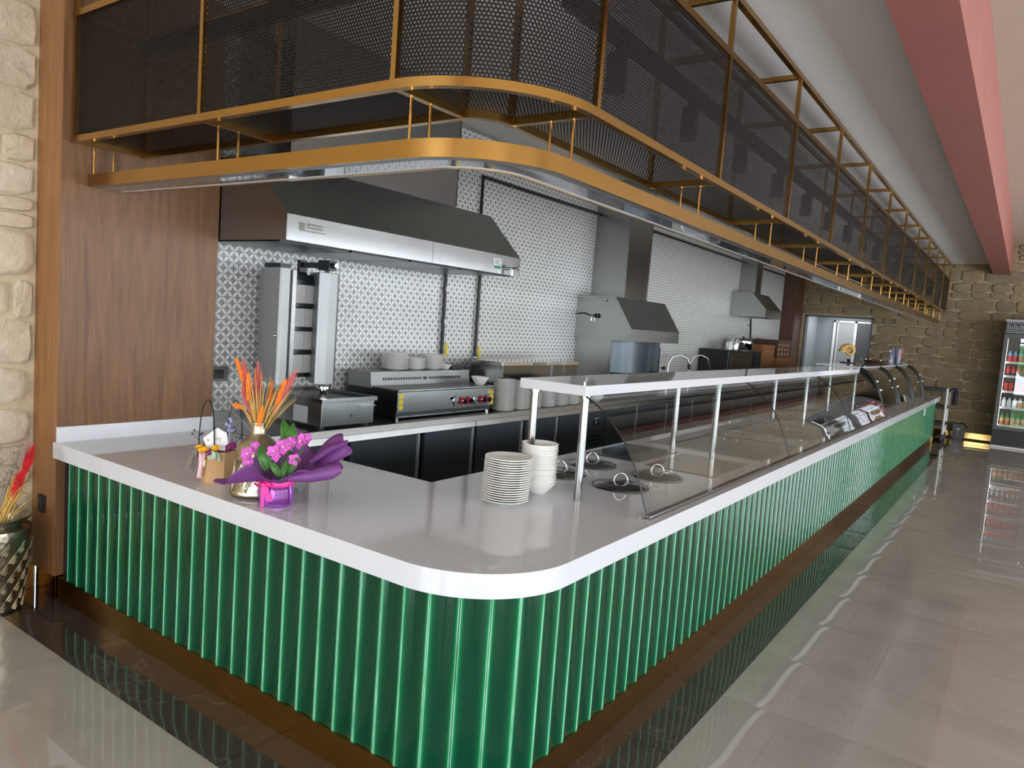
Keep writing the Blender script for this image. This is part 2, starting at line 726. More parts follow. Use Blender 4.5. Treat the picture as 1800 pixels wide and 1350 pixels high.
# ------------------------------------------------------------------ setting: floor
XW = -4.2            # plane of stone wall and kitchen tile wall
XL = -3.937          # kitchen side face of the wood partition
TZ0, TZ1 = 0.741, 0.821
mb = MB()
mb.box(XW - 0.2, XR + 0.2, YF - 0.2, YB + 0.2, -0.12, -0.003)
floor = struct(mb.build('floor', M['pale_grout'], smooth=0), 'polished porcelain floor with a dark marble border along the counter')


def pieces(parent, name, mat, rects, z0, z1, gap=0.0015):
    """flat tiles as separate pieces; equal sizes share a mesh"""
    cache = {}
    for x0, x1, y0, y1 in rects:
        k = (round(x1 - x0, 3), round(y1 - y0, 3))
        cx, cy = (x0 + x1) / 2, (y0 + y1) / 2
        if k not in cache:
            w, d = k[0] / 2 - gap, k[1] / 2 - gap
            m = MB()
            c = 0.0012
            m.hexa([(-w, -d, 0), (w, -d, 0), (w, d, 0), (-w, d, 0)], [(-w, -d, z1 - z0 - c), (w, -d, z1 - z0 - c), (w, d, z1 - z0 - c), (-w, d, z1 - z0 - c)])
            # slightly cushioned polished face: the edges dip by a fraction of a millimetre
            hh = z1 - z0

            def face(u, v):
                a, b_ = abs(2 * u - 1), abs(2 * v - 1)
                return (-w + 2 * w * u, -d + 2 * d * v, hh - 0.0009 * max(0, (b_ - 0.72) / 0.28) ** 2 - 0.0006 * max(0, (a - 0.8) / 0.2) ** 2)
            m.grid(face, 8, 16)
            o = m.build(name, mat, smooth=60)
            o.parent = parent
            o.location = (cx, cy, z0)
            cache[k] = o
        else:
            inst(cache[k], parent, (cx, cy, z0), (random.uniform(-1, 1) * 0.0007, random.uniform(-1, 1) * 0.0012, 0))


XB0, XB1 = -1.194, -0.945
YB0, YB1 = 1.43, 1.695
PX, PY = 1.172, 0.6
yj = [3.182 + PY * k for k in range(-9, 22)]
xj = [-0.945 + PX * k for k in range(0, 4)]
rects = []
for a, b in zip(yj, yj[1:]):
    if a > YB - 0.05:
        break
    b = min(b, YB)
    for c, d in zip(xj, xj[1:]):
        rects.append((c, d, a, b))
xl = [-0.945 - PX * k for k in range(0, 4)]
yl = [1.43 - PY * k for k in range(0, 5)]
for c, d in zip(xl, xl[1:]):
    for a, b in zip(yl, yl[1:]):
        rects.append((max(d, XW), c, b, a))
pieces(floor, 'floor_tile', M['floor_light'], rects, -0.003, 0.0)
rects = []
yb = [1.43] + [y for y in yj if y > 1.45]
for a, b in zip(yb, yb[1:]):
    if a > YB - 0.05:
        break
    rects.append((XB0 - 0.03, XB1, a, min(b, YB)))
xs_ = [XB0 - 0.03] + [x for x in xl if x < -1.3] + [XW]
for c, d in zip(xs_, xs_[1:]):
    if c - d > 0.02:
        rects.append((d, c, YB0, YB1 + 0.03))
pieces(floor, 'border_tile', M['floor_dark'], rects, -0.003, 0.0)
mb = MB()
mb.box(XL - 0.3, XB0 - 0.03, YB1 + 0.03, YB, -0.003, -0.0005)
mb.box(XB1 + 3 * PX, XR + 0.1, YF, YB, -0.003, -0.0004)
mb.box(XW, XR, YF, 1.43 - 4 * PY, -0.003, -0.0006)
mb.box(XB1, XR, YF, yj[0], -0.003, -0.0005)
kf = mb.build('kitchen_floor', M['floor_light'], floor, smooth=0)

# ------------------------------------------------------------------ ceiling, beam, walls
ZC, ZH = 3.26, 3.63
mb = MB()
mb.box(XW - 0.2, -0.55, YF - 0.2, YB + 0.2, ZC, ZC + 0.12)
struct(mb.build('ceiling', M['ceiling'], smooth=0), 'grey painted lower ceiling over the counter and kitchen')
mb = MB()
mb.box(-0.42, XR + 0.2, YF - 0.2, YB + 0.2, ZH, ZH + 0.12)
struct(mb.build('ceiling', M['ceiling_hi'], smooth=0), 'cream painted higher ceiling of the hall')
mb = MB()
mb.box(-0.662, -0.394, YF - 0.1, YB + 0.05, 3.078, ZH + 0.08)
struct(mb.build('trim_1', M['beam'], smooth=0), 'terracotta painted ceiling beam running along the hall')


def stone_variants(parent, mat, n=10):
    out = []
    for i in range(n):
        k = 14
        r = random.Random(50 + i)
        pts = []
        e = r.uniform(3.2, 9)
        for j in range(k):
            a = 2 * PI * (j + 0.5 + r.uniform(-0.25, 0.25)) / k
            c, s_ = math.cos(a), math.sin(a)
            q = (abs(c) ** e + abs(s_) ** e) ** (-1 / e) * r.uniform(0.97, 1.02)
            pts.append((c * q * 0.5, s_ * q * 0.5))
        m = MB()
        lo = [(x, y, 0.0) for x, y in pts]
        mid = [(x * 0.985, y * 0.975, 0.7 + r.uniform(-0.1, 0.1)) for x, y in pts]
        hi = [(x * 0.88, y * 0.84, 1.0 + r.uniform(-0.22, 0.1)) for x, y in pts]
        fs = []
        for t in (0, k):
            fs += [(t + j, t + (j + 1) % k, t + k + (j + 1) % k, t + k + j) for j in range(k)]
        fs += [(2 * k + j, 2 * k + (j + 1) % k, 3 * k) for j in range(k)]
        m.add(lo + mid + hi + [(0, 0, 1.02)], fs)
        o = m.build('stone', mat, smooth=24, recalc=False)
        o.parent = parent
        out.append(o)
    return out


def stone_wall(parent, mat, frame, u0, u1, v0, v1, holes, mean_h, seed, prot=0.035):
    """frame(u, v) -> location; rotation of a stone lying on the wall"""
    rnd = random.Random(seed)
    var = stone_variants(parent, mat)
    used = set()
    v = v0
    row = 0
    while v < v1 - 0.03:
        h = mean_h * rnd.uniform(0.65, 1.35)
        if v + h > v1 - 0.05:
            h = v1 - v
        u = u0 - rnd.uniform(0, 0.25)
        while u < u1 - 0.02:
            w = h * rnd.uniform(1.1, 3.2)
            a, b = max(u, u0), min(u + w, u1)
            u += w
            if b - a < 0.06:
                continue
            parts = [(a, b, v, v + h)]
            if rnd.random() < 0.16 and h > 0.15:
                parts = [(a, b, v, v + h * 0.5), (a, b, v + h * 0.5, v + h)]
            for (p, q, r, s_) in parts:
                skip = False
                for (ha, hb, hc, hd) in holes:
                    if q > ha and p < hb and s_ > hc and r < hd:
                        if p < ha - 0.08:
                            q = ha
                        elif q > hb + 0.08:
                            p = hb
                        else:
                            skip = True
                if skip:
                    continue
                k = rnd.randrange(len(var))
                loc, rot = frame((p + q) / 2, (r + s_) / 2)
                sc = ((q - p) * rnd.uniform(0.98, 1.01) - 0.010, (s_ - r) * rnd.uniform(0.97, 1.02) - 0.009, prot * rnd.uniform(0.7, 1.2))
                rot = (rot[0], rot[1], rot[2])
                tl = rnd.uniform(-0.025, 0.025)
                rot = (rot[0], tl, rot[2]) if abs(rot[2]) < 0.1 else (rot[0] + 0, tl, rot[2])
                if k not in used:
                    used.add(k)
                    o = var[k]
                    o.location, o.rotation_euler, o.scale = Vector(loc) - ORG[parent.name], rot, sc
                else:
                    inst(var[k], parent, loc, rot, sc)
        v += h
        row += 1
    for i, o in enumerate(var):
        if i not in used:
            bpy.data.objects.remove(o)


# left stone wall (x = XW, faces +x)
YWD = 1.674          # near face of wood partition
mb = MB()
mb.box(XW - 0.15, XW, YF, YWD + 0.02, 0, ZC)
wl = struct(mb.build('wall_left', M['mortar'], smooth=0), 'beige sandstone clad wall at the left, sunlit')
stone_wall(wl, M['stone'], lambda u, v: ((XW - 0.004, u, v), (PI / 2, 0, PI / 2)), 0.55, YWD - 0.012, 0.14, ZC - 0.02, [], 0.2, 3, 0.03)
# far stone wall (y = YB, faces -y) with the doorway
DX0, DX1, DZ = -3.88, -2.575, 2.175
mb = MB()
mb.box(XW, DX0, YB, YB + 0.2, 0, ZH + 0.1)
mb.box(DX1, XR, YB, YB + 0.2, 0, ZH + 0.1)
mb.box(DX0, DX1, YB, YB + 0.2, DZ, ZH + 0.1)
wb_ = struct(mb.build('wall_back', M['far_mortar'], smooth=0), 'far wall clad in shade-darkened sandstone blocks')
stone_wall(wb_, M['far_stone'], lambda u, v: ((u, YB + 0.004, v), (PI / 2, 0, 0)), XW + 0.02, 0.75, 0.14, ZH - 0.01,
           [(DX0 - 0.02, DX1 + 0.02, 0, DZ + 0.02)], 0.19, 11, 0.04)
# kitchen tile wall
mb = MB()
mb.box(XW - 0.15, XW - 0.006, 2.4, YB, 0, ZC)
wk = struct(mb.build('wall_kitchen', M['grout'], smooth=0), 'kitchen wall of grey tiles with a white petal pattern')
TP = 0.147
TY0, TZB = 2.815 - 2 * TP, 0.88
m = MB()
g = 0.0012
m.box(-0.006, 0.0, g, TP - g, g, TP - g)
t0 = m.build('tile', M['walltile'], smooth=0)
t0.parent = wk
first = True
far = MB()
ncol = int((15.48 - TY0) / TP)
nrow = int((ZC - TZB) / TP)
cells = []
for i in range(ncol):
    for j in range(nrow):
        y, z = TY0 + i * TP, TZB + j * TP
        hid = (y < 4.45 and z > 1.80) or z > 2.95
        cells.append((hid, math.hypot(4.2, y), y, z))
near = [c for c in sorted(cells) if not c[0]][:296]
nearset = set((round(c[2], 4), round(c[3], 4)) for c in near)
for c in cells:
    y, z = c[2], c[3]
    if (round(y, 4), round(z, 4)) in nearset:
        if first:
            t0.location = (XW, y, z)
            first = False
        else:
            inst(t0, wk, (XW, y, z))
    else:
        far.box(XW - 0.006, XW, y + g, y + TP - g, z + g, z + TP - g)
# origin on the tile lattice so that the printed pattern continues
ft = far.build('far_tiles', M['walltile'], smooth=0)
sh = Vector((0, TY0, TZB))
ft.data.transform(Matrix.Translation(-sh))
ft.location = sh
ft.parent = wk
stuff(ft)

# wood partition at the left and wood panel at the far end of the kitchen
mb = MB()
mb.mat(0).box(XW, XL, YWD + 0.004, 2.53, 0.125, ZC - 0.001)
mb.mat(1).box(XW, XL - 0.003, YWD, YWD + 0.004, 0.125, ZC - 0.001)
struct(mb.build('trim_2', [M['wood'], M['wood_edge']], smooth=0), 'oak veneered partition between the stone wall and the kitchen')
mb = MB()
mb.box(XW, XL, 15.5, YB, 0.1, ZC - 0.001)
struct(mb.build('trim_3', M['wood_dark'], smooth=0), 'dark walnut panel at the far end of the kitchen wall')
# brass skirting
mb = MB()
mb.box(XW + 0.002, XW + 0.035, YF, YWD - 0.002, 0, 0.135)
struct(mb.build('baseboard_left', M['brass'], smooth=0, bevel=0.002), 'polished brass skirting under the left stone wall')
mb = MB()
mb.box(XW + 0.03, XL - 0.012, YWD + 0.012, YWD + 0.03, 0, 0.125)
mb.box(XL - 0.03, XL - 0.01, YWD + 0.012, 1.72, 0, 0.125)
mb.box(XW, XL - 0.03, YWD + 0.03, 2.5, 0, 0.125)
struct(mb.build('baseboard_partition', M['brass_mirror'], smooth=0), 'polished brass skirting under the oak partition')
mb = MB()
mb.box(DX1 + 0.05, XR, YB - 0.035, YB - 0.003, 0, 0.135)
struct(mb.build('baseboard_back', M['brass_mirror'], smooth=0, bevel=0.002), 'polished brass skirting along the far wall')

# doorway in the far wall: lobby behind with a white framed two leaf door
mb = MB()
mb.mat(0).box(DX0 - 0.06, DX0, YB + 0.2, YB + 1.3, 0, 2.6)
mb.box(DX1, DX1 + 0.06, YB + 0.2, YB + 1.3, 0, 2.6)
mb.box(DX0 - 0.06, DX1 + 0.06, YB + 0.2, YB + 1.3, 2.28, 2.4)
mb.box(DX0 - 0.06, DX1 + 0.06, YB + 1.3, YB + 1.36, 0, 2.6)
mb.box(DX0 - 0.06, DX1 + 0.06, YB + 0.2, YB + 1.3, -0.1, 0)
struct(mb.build('wall_lobby', M['plaster'], smooth=0), 'grey lobby walls behind the doorway')
mb = MB()
mb.box(DX0, DX0 + 0.03, YB + 0.005, YB + 0.2, 0, DZ)
mb.box(DX1 - 0.03, DX1, YB + 0.005, YB + 0.2, 0, DZ)
mb.box(DX0, DX1, YB + 0.005, YB + 0.2, DZ - 0.03, DZ)
struct(mb.build('trim_4', M['dark_grey'], smooth=0), 'dark grey lining of the doorway')
ll = bpy.data.lights.new('lobby_fill_light', 'AREA')  # added fill light standing in for daylight in the lobby
ll.size = 0.8
ll.energy = 8
lo_ = bpy.data.objects.new('lobby_fill_light', ll)
COL.objects.link(lo_)
lo_.location = ((DX0 + DX1) / 2, YB + 0.62, 2.27)
d1 = thing('door_1', 'white framed door with light and dark grey leaves beyond the doorway', None, (-2.9, YB + 1.25, 0))
d1['kind'] = 'structure'
mb = MB()
fx0, fx1, fz = -3.55, -2.6, 2.12
mb.box(fx0, fx0 + 0.05, YB + 1.23, YB + 1.29, 0, fz)
mb.box(fx0 + 0.085, fx0 + 0.105, YB + 1.23, YB + 1.29, 0, fz)
mb.box(fx0, fx1, YB + 1.23, YB + 1.29, fz - 0.035, fz)
mb.box(-3.12, -3.07, YB + 1.23, YB + 1.29, 0, fz)
mb.build('door_frame', M['white'], d1, smooth=0)
mb = MB()
mb.box(fx0 + 0.105, -3.12, YB + 1.245, YB + 1.275, 0.02, fz - 0.035)
o = mb.build('door_leaf', M['light_grey'], d1, smooth=0)
mb = MB()
mb.box(-3.07, fx1, YB + 1.245, YB + 1.275, 0.02, fz - 0.035)
o = mb.build('door_leaf', M['dark_grey'], d1, smooth=0)
mb = MB()
mb.box(-3.115, -3.075, YB + 1.21, YB + 1.235, 1.0, 1.12)
mb.build('handle', M['steel'], d1, smooth=0)

# glazed walls out of frame at the right and behind the camera: they let the daylight in
mb = MB()
mb.box(XR, XR + 0.15, YF, YB, 0, 0.12)
mb.box(XR, XR + 0.15, YF, YB, ZW, ZH + 0.1)
for ya in (YF, -0.4, 3.9, 8.3, 12.6, 15.5):
    mb.box(XR, XR + 0.15, ya, ya + 0.6, 0, 3.4)
struct(mb.build('wall_right', M['ceiling_hi'], smooth=0), 'low sill and lintel of the glazed right wall')
mb = MB()
mb.box(XW, XR, YF - 0.15, YF, 0, 0.12)
mb.box(XW, XR, YF - 0.15, YF, ZW, ZH + 0.1)
for xa in (XW, -1.0, 2.2, XR - 0.7):
    mb.box(xa, xa + 0.7, YF - 0.15, YF, 0, 3.4)
struct(mb.build('wall_front', M['ceiling_hi'], smooth=0), 'low sill and lintel of the glazed wall behind the camera')
for k in range(11):
    mb = MB()
    y = YF + 0.03 + k * 2.0
    mb.box(XR + 0.03, XR + 0.11, y - 0.04, y + 0.04, 0.12, ZW)
    if k < 10:
        mb.box(XR + 0.04, XR + 0.1, y + 0.04, y + 1.96, 2.15, 2.21)
    struct(mb.build('window_%d' % (k + 1), M['black_metal'], smooth=0))
for k in range(6):
    mb = MB()
    x = XW + 0.1 + k * 1.9
    mb.box(x - 0.04, x + 0.04, YF - 0.11, YF - 0.03, 0.12, ZW)
    mb.box(x + 0.04, x + 1.86, YF - 0.1, YF - 0.04, 2.15, 2.21)
    struct(mb.build('window_%d' % (k + 12), M['black_metal'], smooth=0))

# garden shrubs outside the glazing, seen only as reflections in steel and glass
rg = random.Random(2)
for k in range(17):
    if k < 11:
        gx, gy = XR + rg.uniform(6, 12), YF + 0.5 + 2.0 * k + rg.uniform(-0.6, 0.6)
    else:
        gx, gy = XW + 0.5 + 2.0 * (k - 11), YF - rg.uniform(6, 10)
    mb = MB()
    hh = rg.uniform(0.9, 2.6)
    for q_ in range(7):
        a = q_ * 0.9
        mb.ball((gx + 0.55 * math.cos(a), gy + 0.55 * math.sin(a), 0.2 + hh * (0.2 + 0.11 * q_)), rg.uniform(0.4, 0.75), 9, 6)
    struct(mb.build('garden_shrub', M['leaf'], smooth=60))
# unseen veranda roofs, added to block high sky light at the glazed walls
mb = MB()
mb.box(XR + 0.2, XR + 2.6, YF - 2.6, YB, ZW + 0.02, ZW + 0.2)
mb.box(XW, XR + 0.2, YF - 2.6, YF - 0.2, ZW + 0.02, ZW + 0.2)
struct(mb.build('trim_5', M['ceiling_hi'], smooth=0), 'unseen veranda roof added outside the glazed walls to block high sky light')

# ------------------------------------------------------------------ the counter


def cpath(x0, y0, R, xs, ye, n=16):
    p = [(xs, y0)]
    for i in range(n + 1):
        t = PI / 2 * i / n
        p.append((x0 - R + R * math.sin(t), y0 + R - R * math.cos(t)))
    p.append((x0, ye))
    return p


XP, YP, RP = -1.194, 1.695, 0.34
YE = 14.63
ct = thing('service_counter', 'long L-shaped serving counter faced with green glazed fluted tiles', 'counter', (-1.7, 2.2, 0))
mb = MB()
pth = cpath(XP, YP, RP, XL + 0.002, YE)
mb.sweep(pth, 0.02, 0, 0.118)
mb.build('plinth', M['brass'], ct, smooth=30)
# carcass behind the tiles
cin = cpath(XP - 0.024, YP + 0.024, RP - 0.024, XL + 0.002, YE - 0.002)
poly = cin + [(-2.18, YE - 0.002), (-2.18, 2.5), (XL + 0.002, 2.5)]
mb = MB()
mb.prism(poly, 0.0, TZ0 - 0.002)
mb.build('carcass', M['black'], ct, smooth=0)
mb = MB()
mb.box(XP - 0.02, XP + 0.004, YE, YE + 0.012, 0.0, TZ0 - 0.002)
mb.build('end_trim', M['brass_mirror'], ct, smooth=0)
# one fluted tile: front edges on y = 0, hollow towards +y
m = MB()
W2, D, n = 0.0474, 0.0095, 10
fr = []
for i in range(n + 1):
    x = -W2 + 2 * W2 * i / n
    fr.append((x, 0.002 + D * (1 - (x / W2) ** 2)))
prof = [(-W2, 0.0218)] + [(-W2, 0.002)] + fr[1:-1] + [(W2, 0.002)] + [(W2, 0.0218)]
m.prism([(x, y) for x, y in prof], 0.0, TZ0 - 0.1195)
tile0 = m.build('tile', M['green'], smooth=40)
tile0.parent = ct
stations = []
s_ = 0.0
# start so that a joint falls on x = -1.544
L1 = (XP - RP) - XL
tot_arc = PI / 2 * RP


def on_path(d):
    """distance from the partition -> (x, y, heading)"""
    if d < L1:
        return XL + d, YP, 0.0
    if d < L1 + tot_arc:
        t = (d - L1) / RP
        return XP - RP + RP * math.sin(t), YP + RP - RP * math.cos(t), t
    return XP, YP + RP + d - L1 - tot_arc, PI / 2


k0 = (-1.544 - XL) % 0.1
d = k0 - 0.05
first = True
while True:
    x, y, h = on_path(d)
    if y > YE - 0.045:
        break
    if x - 0.047 > XL:
        if first:
            tile0.location = Vector((x, y, 0.119)) - ORG[ct.name]
            tile0.rotation_euler = (0, 0, h)
            first = False
        else:
            o = inst(tile0, ct, (x, y, 0.119), (0, 0, h))
    d += 0.1

# worktop
XO, YO, RO = XP + 0.04, YP - 0.03, RP + 0.04
YWE = 14.82
top = thing('worktop', 'white quartz worktop with a rounded front corner on the green counter', 'worktop', (-1.7, 2.2, TZ0))
WY0, WY1, WX0, WX1 = 4.70, 9.02, -2.10, -1.30
op = cpath(XO, YO, RO, -3.95, WY0, 20)
mb = MB()
mb.prism(op + [(-2.2, WY0), (-2.2, 2.555), (XL + 0.001, 2.555), (XL + 0.001, YWD - 0.001), (-3.95, YWD - 0.001)], TZ0, TZ1)
mb.box(WX1, XO, WY0, WY1, TZ0, TZ1)
mb.box(-2.2, WX0, WY0, WY1, TZ0, TZ1)
mb.box(-2.2, XO, WY1, YWE, TZ0, TZ1)
mb.build('slab', M['quartz'], top, smooth=25)
mb = MB()
mb.box(XL + 0.001, XL + 0.02, 1.672, 2.53, TZ1, 0.90)
mb.build('upstand', M['quartz'], top, smooth=0, bevel=0.0015)

# lettering near the far end
cu = bpy.data.curves.new('lettering', 'FONT')
cu.body = 'ISLI'
cu.size = 0.16
cu.extrude = 0.004
cu.align_x = 'LEFT'
tc_ = bpy.data.objects.new('lettering_curve', cu)
COL.objects.link(tc_)
tme = bpy.data.meshes.new_from_object(tc_.evaluated_get(bpy.context.evaluated_depsgraph_get()))
bpy.data.objects.remove(tc_)
tx = bpy.data.objects.new('lettering', tme)
COL.objects.link(tx)
tme.materials.clear()
tme.materials.append(M['white'])
tx.rotation_euler = (PI / 2, 0, PI / 2)
tx.location = (XP + 0.006, 12.75, 0.60)
tag(tx, 'white raised letters on the green tiles near the counter far end', 'lettering')
# ------------------------------------------------------------------ hanging canopy
CX, CY, CR = -1.275, 1.712, 0.48
CYE = 15.45
DP = 0.38
Z0, Z1, Z2, Z3 = 2.308, 2.338, 2.90, 2.93
Z4, Z5 = 3.165, 3.195
can = thing('canopy', 'brass framed canopy with black perforated panels hung over the counter', 'canopy', (CX, CY, Z0))
RI = CR - DP
front = cpath(CX, CY, CR, XL + 0.004, CYE, 20)
back = cpath(CX - DP, CY + DP, RI, XL + 0.004, CYE, 12)
for nm, pth, z0, z1, s_ in (('lower_front_rail', front, Z0, Z1, 0), ('lower_back_rail', back, Z0, Z1, -0.03),
                            ('middle_front_rail', front, Z2, Z3, 0), ('middle_back_rail', back, Z2, Z3, -0.03),
                            ('ceiling_front_rail', front, Z4, Z5, 0), ('ceiling_back_rail', back, Z4, Z5, -0.03)):
    mb = MB()
    mb.sweep(pth, 0.03, z0, z1, s_)
    mb.build(nm, M['brass'], can, smooth=30)
ybars = [2.225 + 1.205 * k for k in range(11)] + [CYE - 0.03]
xbars = [XL + 0.02, -2.837, -1.749]


def bar(name, x0, x1, y0, y1, z0, z1):
    mb = MB()
    mb.box(x0, x1, y0, y1, z0, z1)
    return mb.build(name, M['brass'], can, smooth=0)


def put(src, name, x0, x1, y0, y1, z0, z1):
    if src is None:
        return bar(name, x0, x1, y0, y1, z0, z1)
    return src


for zz0, zz1 in ((Z1, Z2), (Z3, Z4)):
    up = None
    for y in ybars:
        for xx in (CX - 0.024, CX - DP + 0.002):
            if up is None:
                up = bar('upright', xx, xx + 0.022, y - 0.011, y + 0.011, zz0, zz1)
                u0 = (xx, y)
            else:
                inst(up, can, ORG[can.name] + Vector((xx - u0[0], y - u0[1], 0)))
    up = None
    for x in xbars:
        for yy in (CY + 0.002, CY + DP - 0.024):
            if up is None:
                up = bar('upright', x - 0.011, x + 0.011, yy, yy + 0.022, zz0, zz1)
                u0 = (x, yy)
            else:
                inst(up, can, ORG[can.name] + Vector((x - u0[0], yy - u0[1], 0)))
for zz0, zz1 in ((Z0, Z1), (Z2, Z3), (Z4, Z5)):
    cb = None
    for y in ybars:
        if cb is None:
            cb = bar('cross_bar', CX - DP + 0.0, CX - 0.03, y - 0.014, y + 0.014, zz0 + 0.002, zz1)
            u0 = y
        else:
            inst(cb, can, ORG[can.name] + Vector((0, y - u0, 0)))
    cb = None
    for x in xbars:
        if cb is None:
            cb = bar('cross_bar', x - 0.014, x + 0.014, CY + 0.03, CY + DP, zz0 + 0.002, zz1)
            u0 = x
        else:
            inst(cb, can, ORG[can.name] + Vector((x - u0, 0, 0)))


def vpanel(path, z0, z1):
    ds = [0]
    for a, b in zip(path, path[1:]):
        ds.append(ds[-1] + math.hypot(b[0] - a[0], b[1] - a[1]))
    nn = len(path) - 1
    m = MB()

    def fn(u, v):
        p = path[min(nn, round(u * nn))]
        return (p[0], p[1], z0 + (z1 - z0) * v)
    uvf = lambda u, v: (ds[min(nn, round(u * nn))], (z1 - z0) * v)
    m.grid(fn, nn, 1, uvf)
    nrm = []
    for i in range(nn + 1):
        a, b = path[max(i - 1, 0)], path[min(i + 1, nn)]
        l = math.hypot(b[0] - a[0], b[1] - a[1])
        nrm.append((-(b[1] - a[1]) / l, (b[0] - a[0]) / l))

    def fn2(u, v):
        k = min(nn, round(u * nn))
        p = path[k]
        return (p[0] + nrm[k][0] * 0.003, p[1] + nrm[k][1] * 0.003, z0 + (z1 - z0) * v)
    m.grid(fn2, nn, 1, uvf)
    return m.build('mesh_panel', M['perf'], can, smooth=30, recalc=False)


def hpanel(rings, z):
    """rings: inner and outer polylines of equal length"""
    nn = len(rings[0]) - 1
    m = MB()

    def fn(u, v):
        a, b = rings[0][min(nn, round(u * nn))], rings[1][min(nn, round(u * nn))]
        return (a[0] + (b[0] - a[0]) * v, a[1] + (b[1] - a[1]) * v, z)
    uvf = lambda u, v: (fn(u, v)[0], fn(u, v)[1])
    m.grid(fn, nn, 1, uvf)
    m.grid(lambda u, v: (fn(u, v)[0], fn(u, v)[1], z + 0.003), nn, 1, uvf)
    return m.build('mesh_panel', M['perf'], can, smooth=0, recalc=False)


# corner bay
arc_f = [(CX - CR + (CR - 0.015) * math.sin(PI / 2 * i / 14), CY + CR - (CR - 0.015) * math.cos(PI / 2 * i / 14)) for i in range(15)]
arc_b = [(CX - CR + (RI + 0.005) * math.sin(PI / 2 * i / 14), CY + CR - (RI + 0.005) * math.cos(PI / 2 * i / 14)) for i in range(15)]
vpanel(arc_f, Z1, Z2)
hpanel([arc_b, arc_f], Z1 - 0.004)
xb = [XL + 0.02, -2.837, CX - CR]
for a, b in zip(xb, xb[1:]):
    vpanel([(a, CY + 0.015), (b, CY + 0.015)], Z1, Z2)
    hpanel([[(a, CY + DP - 0.01), (b, CY + DP - 0.01)], [(a, CY + 0.015), (b, CY + 0.015)]], Z1 - 0.004)
yy = [CY + CR] + ybars[1:]
for a, b in zip(yy, yy[1:]):
    vpanel([(CX - 0.015, a), (CX - 0.015, b)], Z1, Z2)
    hpanel([[(CX - DP + 0.01, a), (CX - DP + 0.01, b)], [(CX - 0.015, a), (CX - 0.015, b)]], Z1 - 0.004)
# light band below, hung on thin rods
BX, BY, BR, BH0, BH1 = CX - 0.088, CY + 0.084, 0.40, 2.111, 2.171
bp = cpath(BX, BY, BR, XL + 0.004, CYE - 0.1, 20)
mb = MB()
mb.sweep(bp, 0.012, BH0, BH1)
mb.sweep(bp, 0.012, BH0, BH1, 0.178)
mb.sweep(bp, 0.166, BH1 - 0.008, BH1, 0.012)
mb.build('light_band', M['brass'], can, smooth=30)
mb = MB()
mb.sweep(bp, 0.045, BH0 + 0.002, BH0 + 0.008, 0.0125)
mb.build('soffit_strip', M['steel_wing'], can, smooth=30)
mb = MB()
mb.sweep(bp, 0.10, BH0 + 0.003, BH0 + 0.009, 0.058)
mb.build('diffuser', M['acrylic'], can, smooth=30)
mb = MB()
mb.sweep(bp, 0.018, BH0 + 0.002, BH0 + 0.008, 0.1595)
mb.build('inner_trim', M['white'], can, smooth=30)
rod = None
spots = []
for y in ybars:
    for dx in (-0.03, -0.125):
        spots.append((CX - 0.088 + dx + 0.02, y))
for x in xbars:
    for dy in (0.03, 0.125):
        spots.append((x if x > -3.9 else XL + 0.04, CY + 0.084 + dy - 0.02))
for x, y in spots:
    if rod is None:
        mb = MB()
        mb.tube([(x, y, BH1 - 0.004), (x, y, Z0 + 0.004)], 0.0052, 8)
        rod = mb.build('hanging_rod', M['brass'], can, smooth=40)
        u0 = (x, y)
    else:
        inst(rod, can, ORG[can.name] + Vector((x - u0[0], y - u0[1], 0)))
# lighting track with spotlights inside the canopy
tr = thing('lighting_track', 'black lighting track with drum spotlights inside the perforated canopy', 'track light', (CX - 0.2, 3, 2.75))
mb = MB()
mb.box(CX - 0.235, CX - 0.175, 2.3, CYE - 0.3, 2.74, 2.80)
mb.box(XL + 0.3, -1.9, CY + 0.17, CY + 0.22, 2.74, 2.80)
mb.build('track', M['black'], tr, smooth=0)
sp0 = None
for k in range(16):
    y = 2.7 + 0.78 * k
    if sp0 is None:
        mb = MB()
        mb.tube([(CX - 0.205, y, 2.74), (CX - 0.205, y, 2.70)], 0.012, 8)
        mb.tube([(CX - 0.205, y - 0.0, 2.70), (CX - 0.205, y, 2.55)], 0.042, 14)
        sp0 = mb.build('spotlight', M['black'], tr, smooth=40)
        u0 = y
    else:
        inst(sp0, tr, ORG[tr.name] + Vector((0, y - u0, 0)))
# ------------------------------------------------------------------ kitchen back counter
XF, ZK = -3.5, 0.83
wt = thing('steel_worktop', 'long stainless steel back worktop with an upstand against the tiled wall', 'worktop', (XF - 0.35, 9, ZK))
mb = MB()
mb.box(XW + 0.001, XF - 0.02, 2.545, 15.45, ZK - 0.045, ZK)
mb.hexa([(XF - 0.02, 2.545, ZK - 0.045), (XF, 2.545, ZK - 0.045), (XF, 15.45, ZK - 0.045), (XF - 0.02, 15.45, ZK - 0.045)],
        [(XF - 0.02, 2.545, ZK), (XF - 0.012, 2.545, ZK), (XF - 0.012, 15.45, ZK), (XF - 0.02, 15.45, ZK)])
mb.build('top', M['steel'], wt, smooth=0, bevel=0.003)
mb = MB()
mb.box(XW + 0.0005, XW + 0.016, 2.545, 15.45, ZK, ZK + 0.05)
mb.build('upstand', M['steel'], wt, smooth=0)
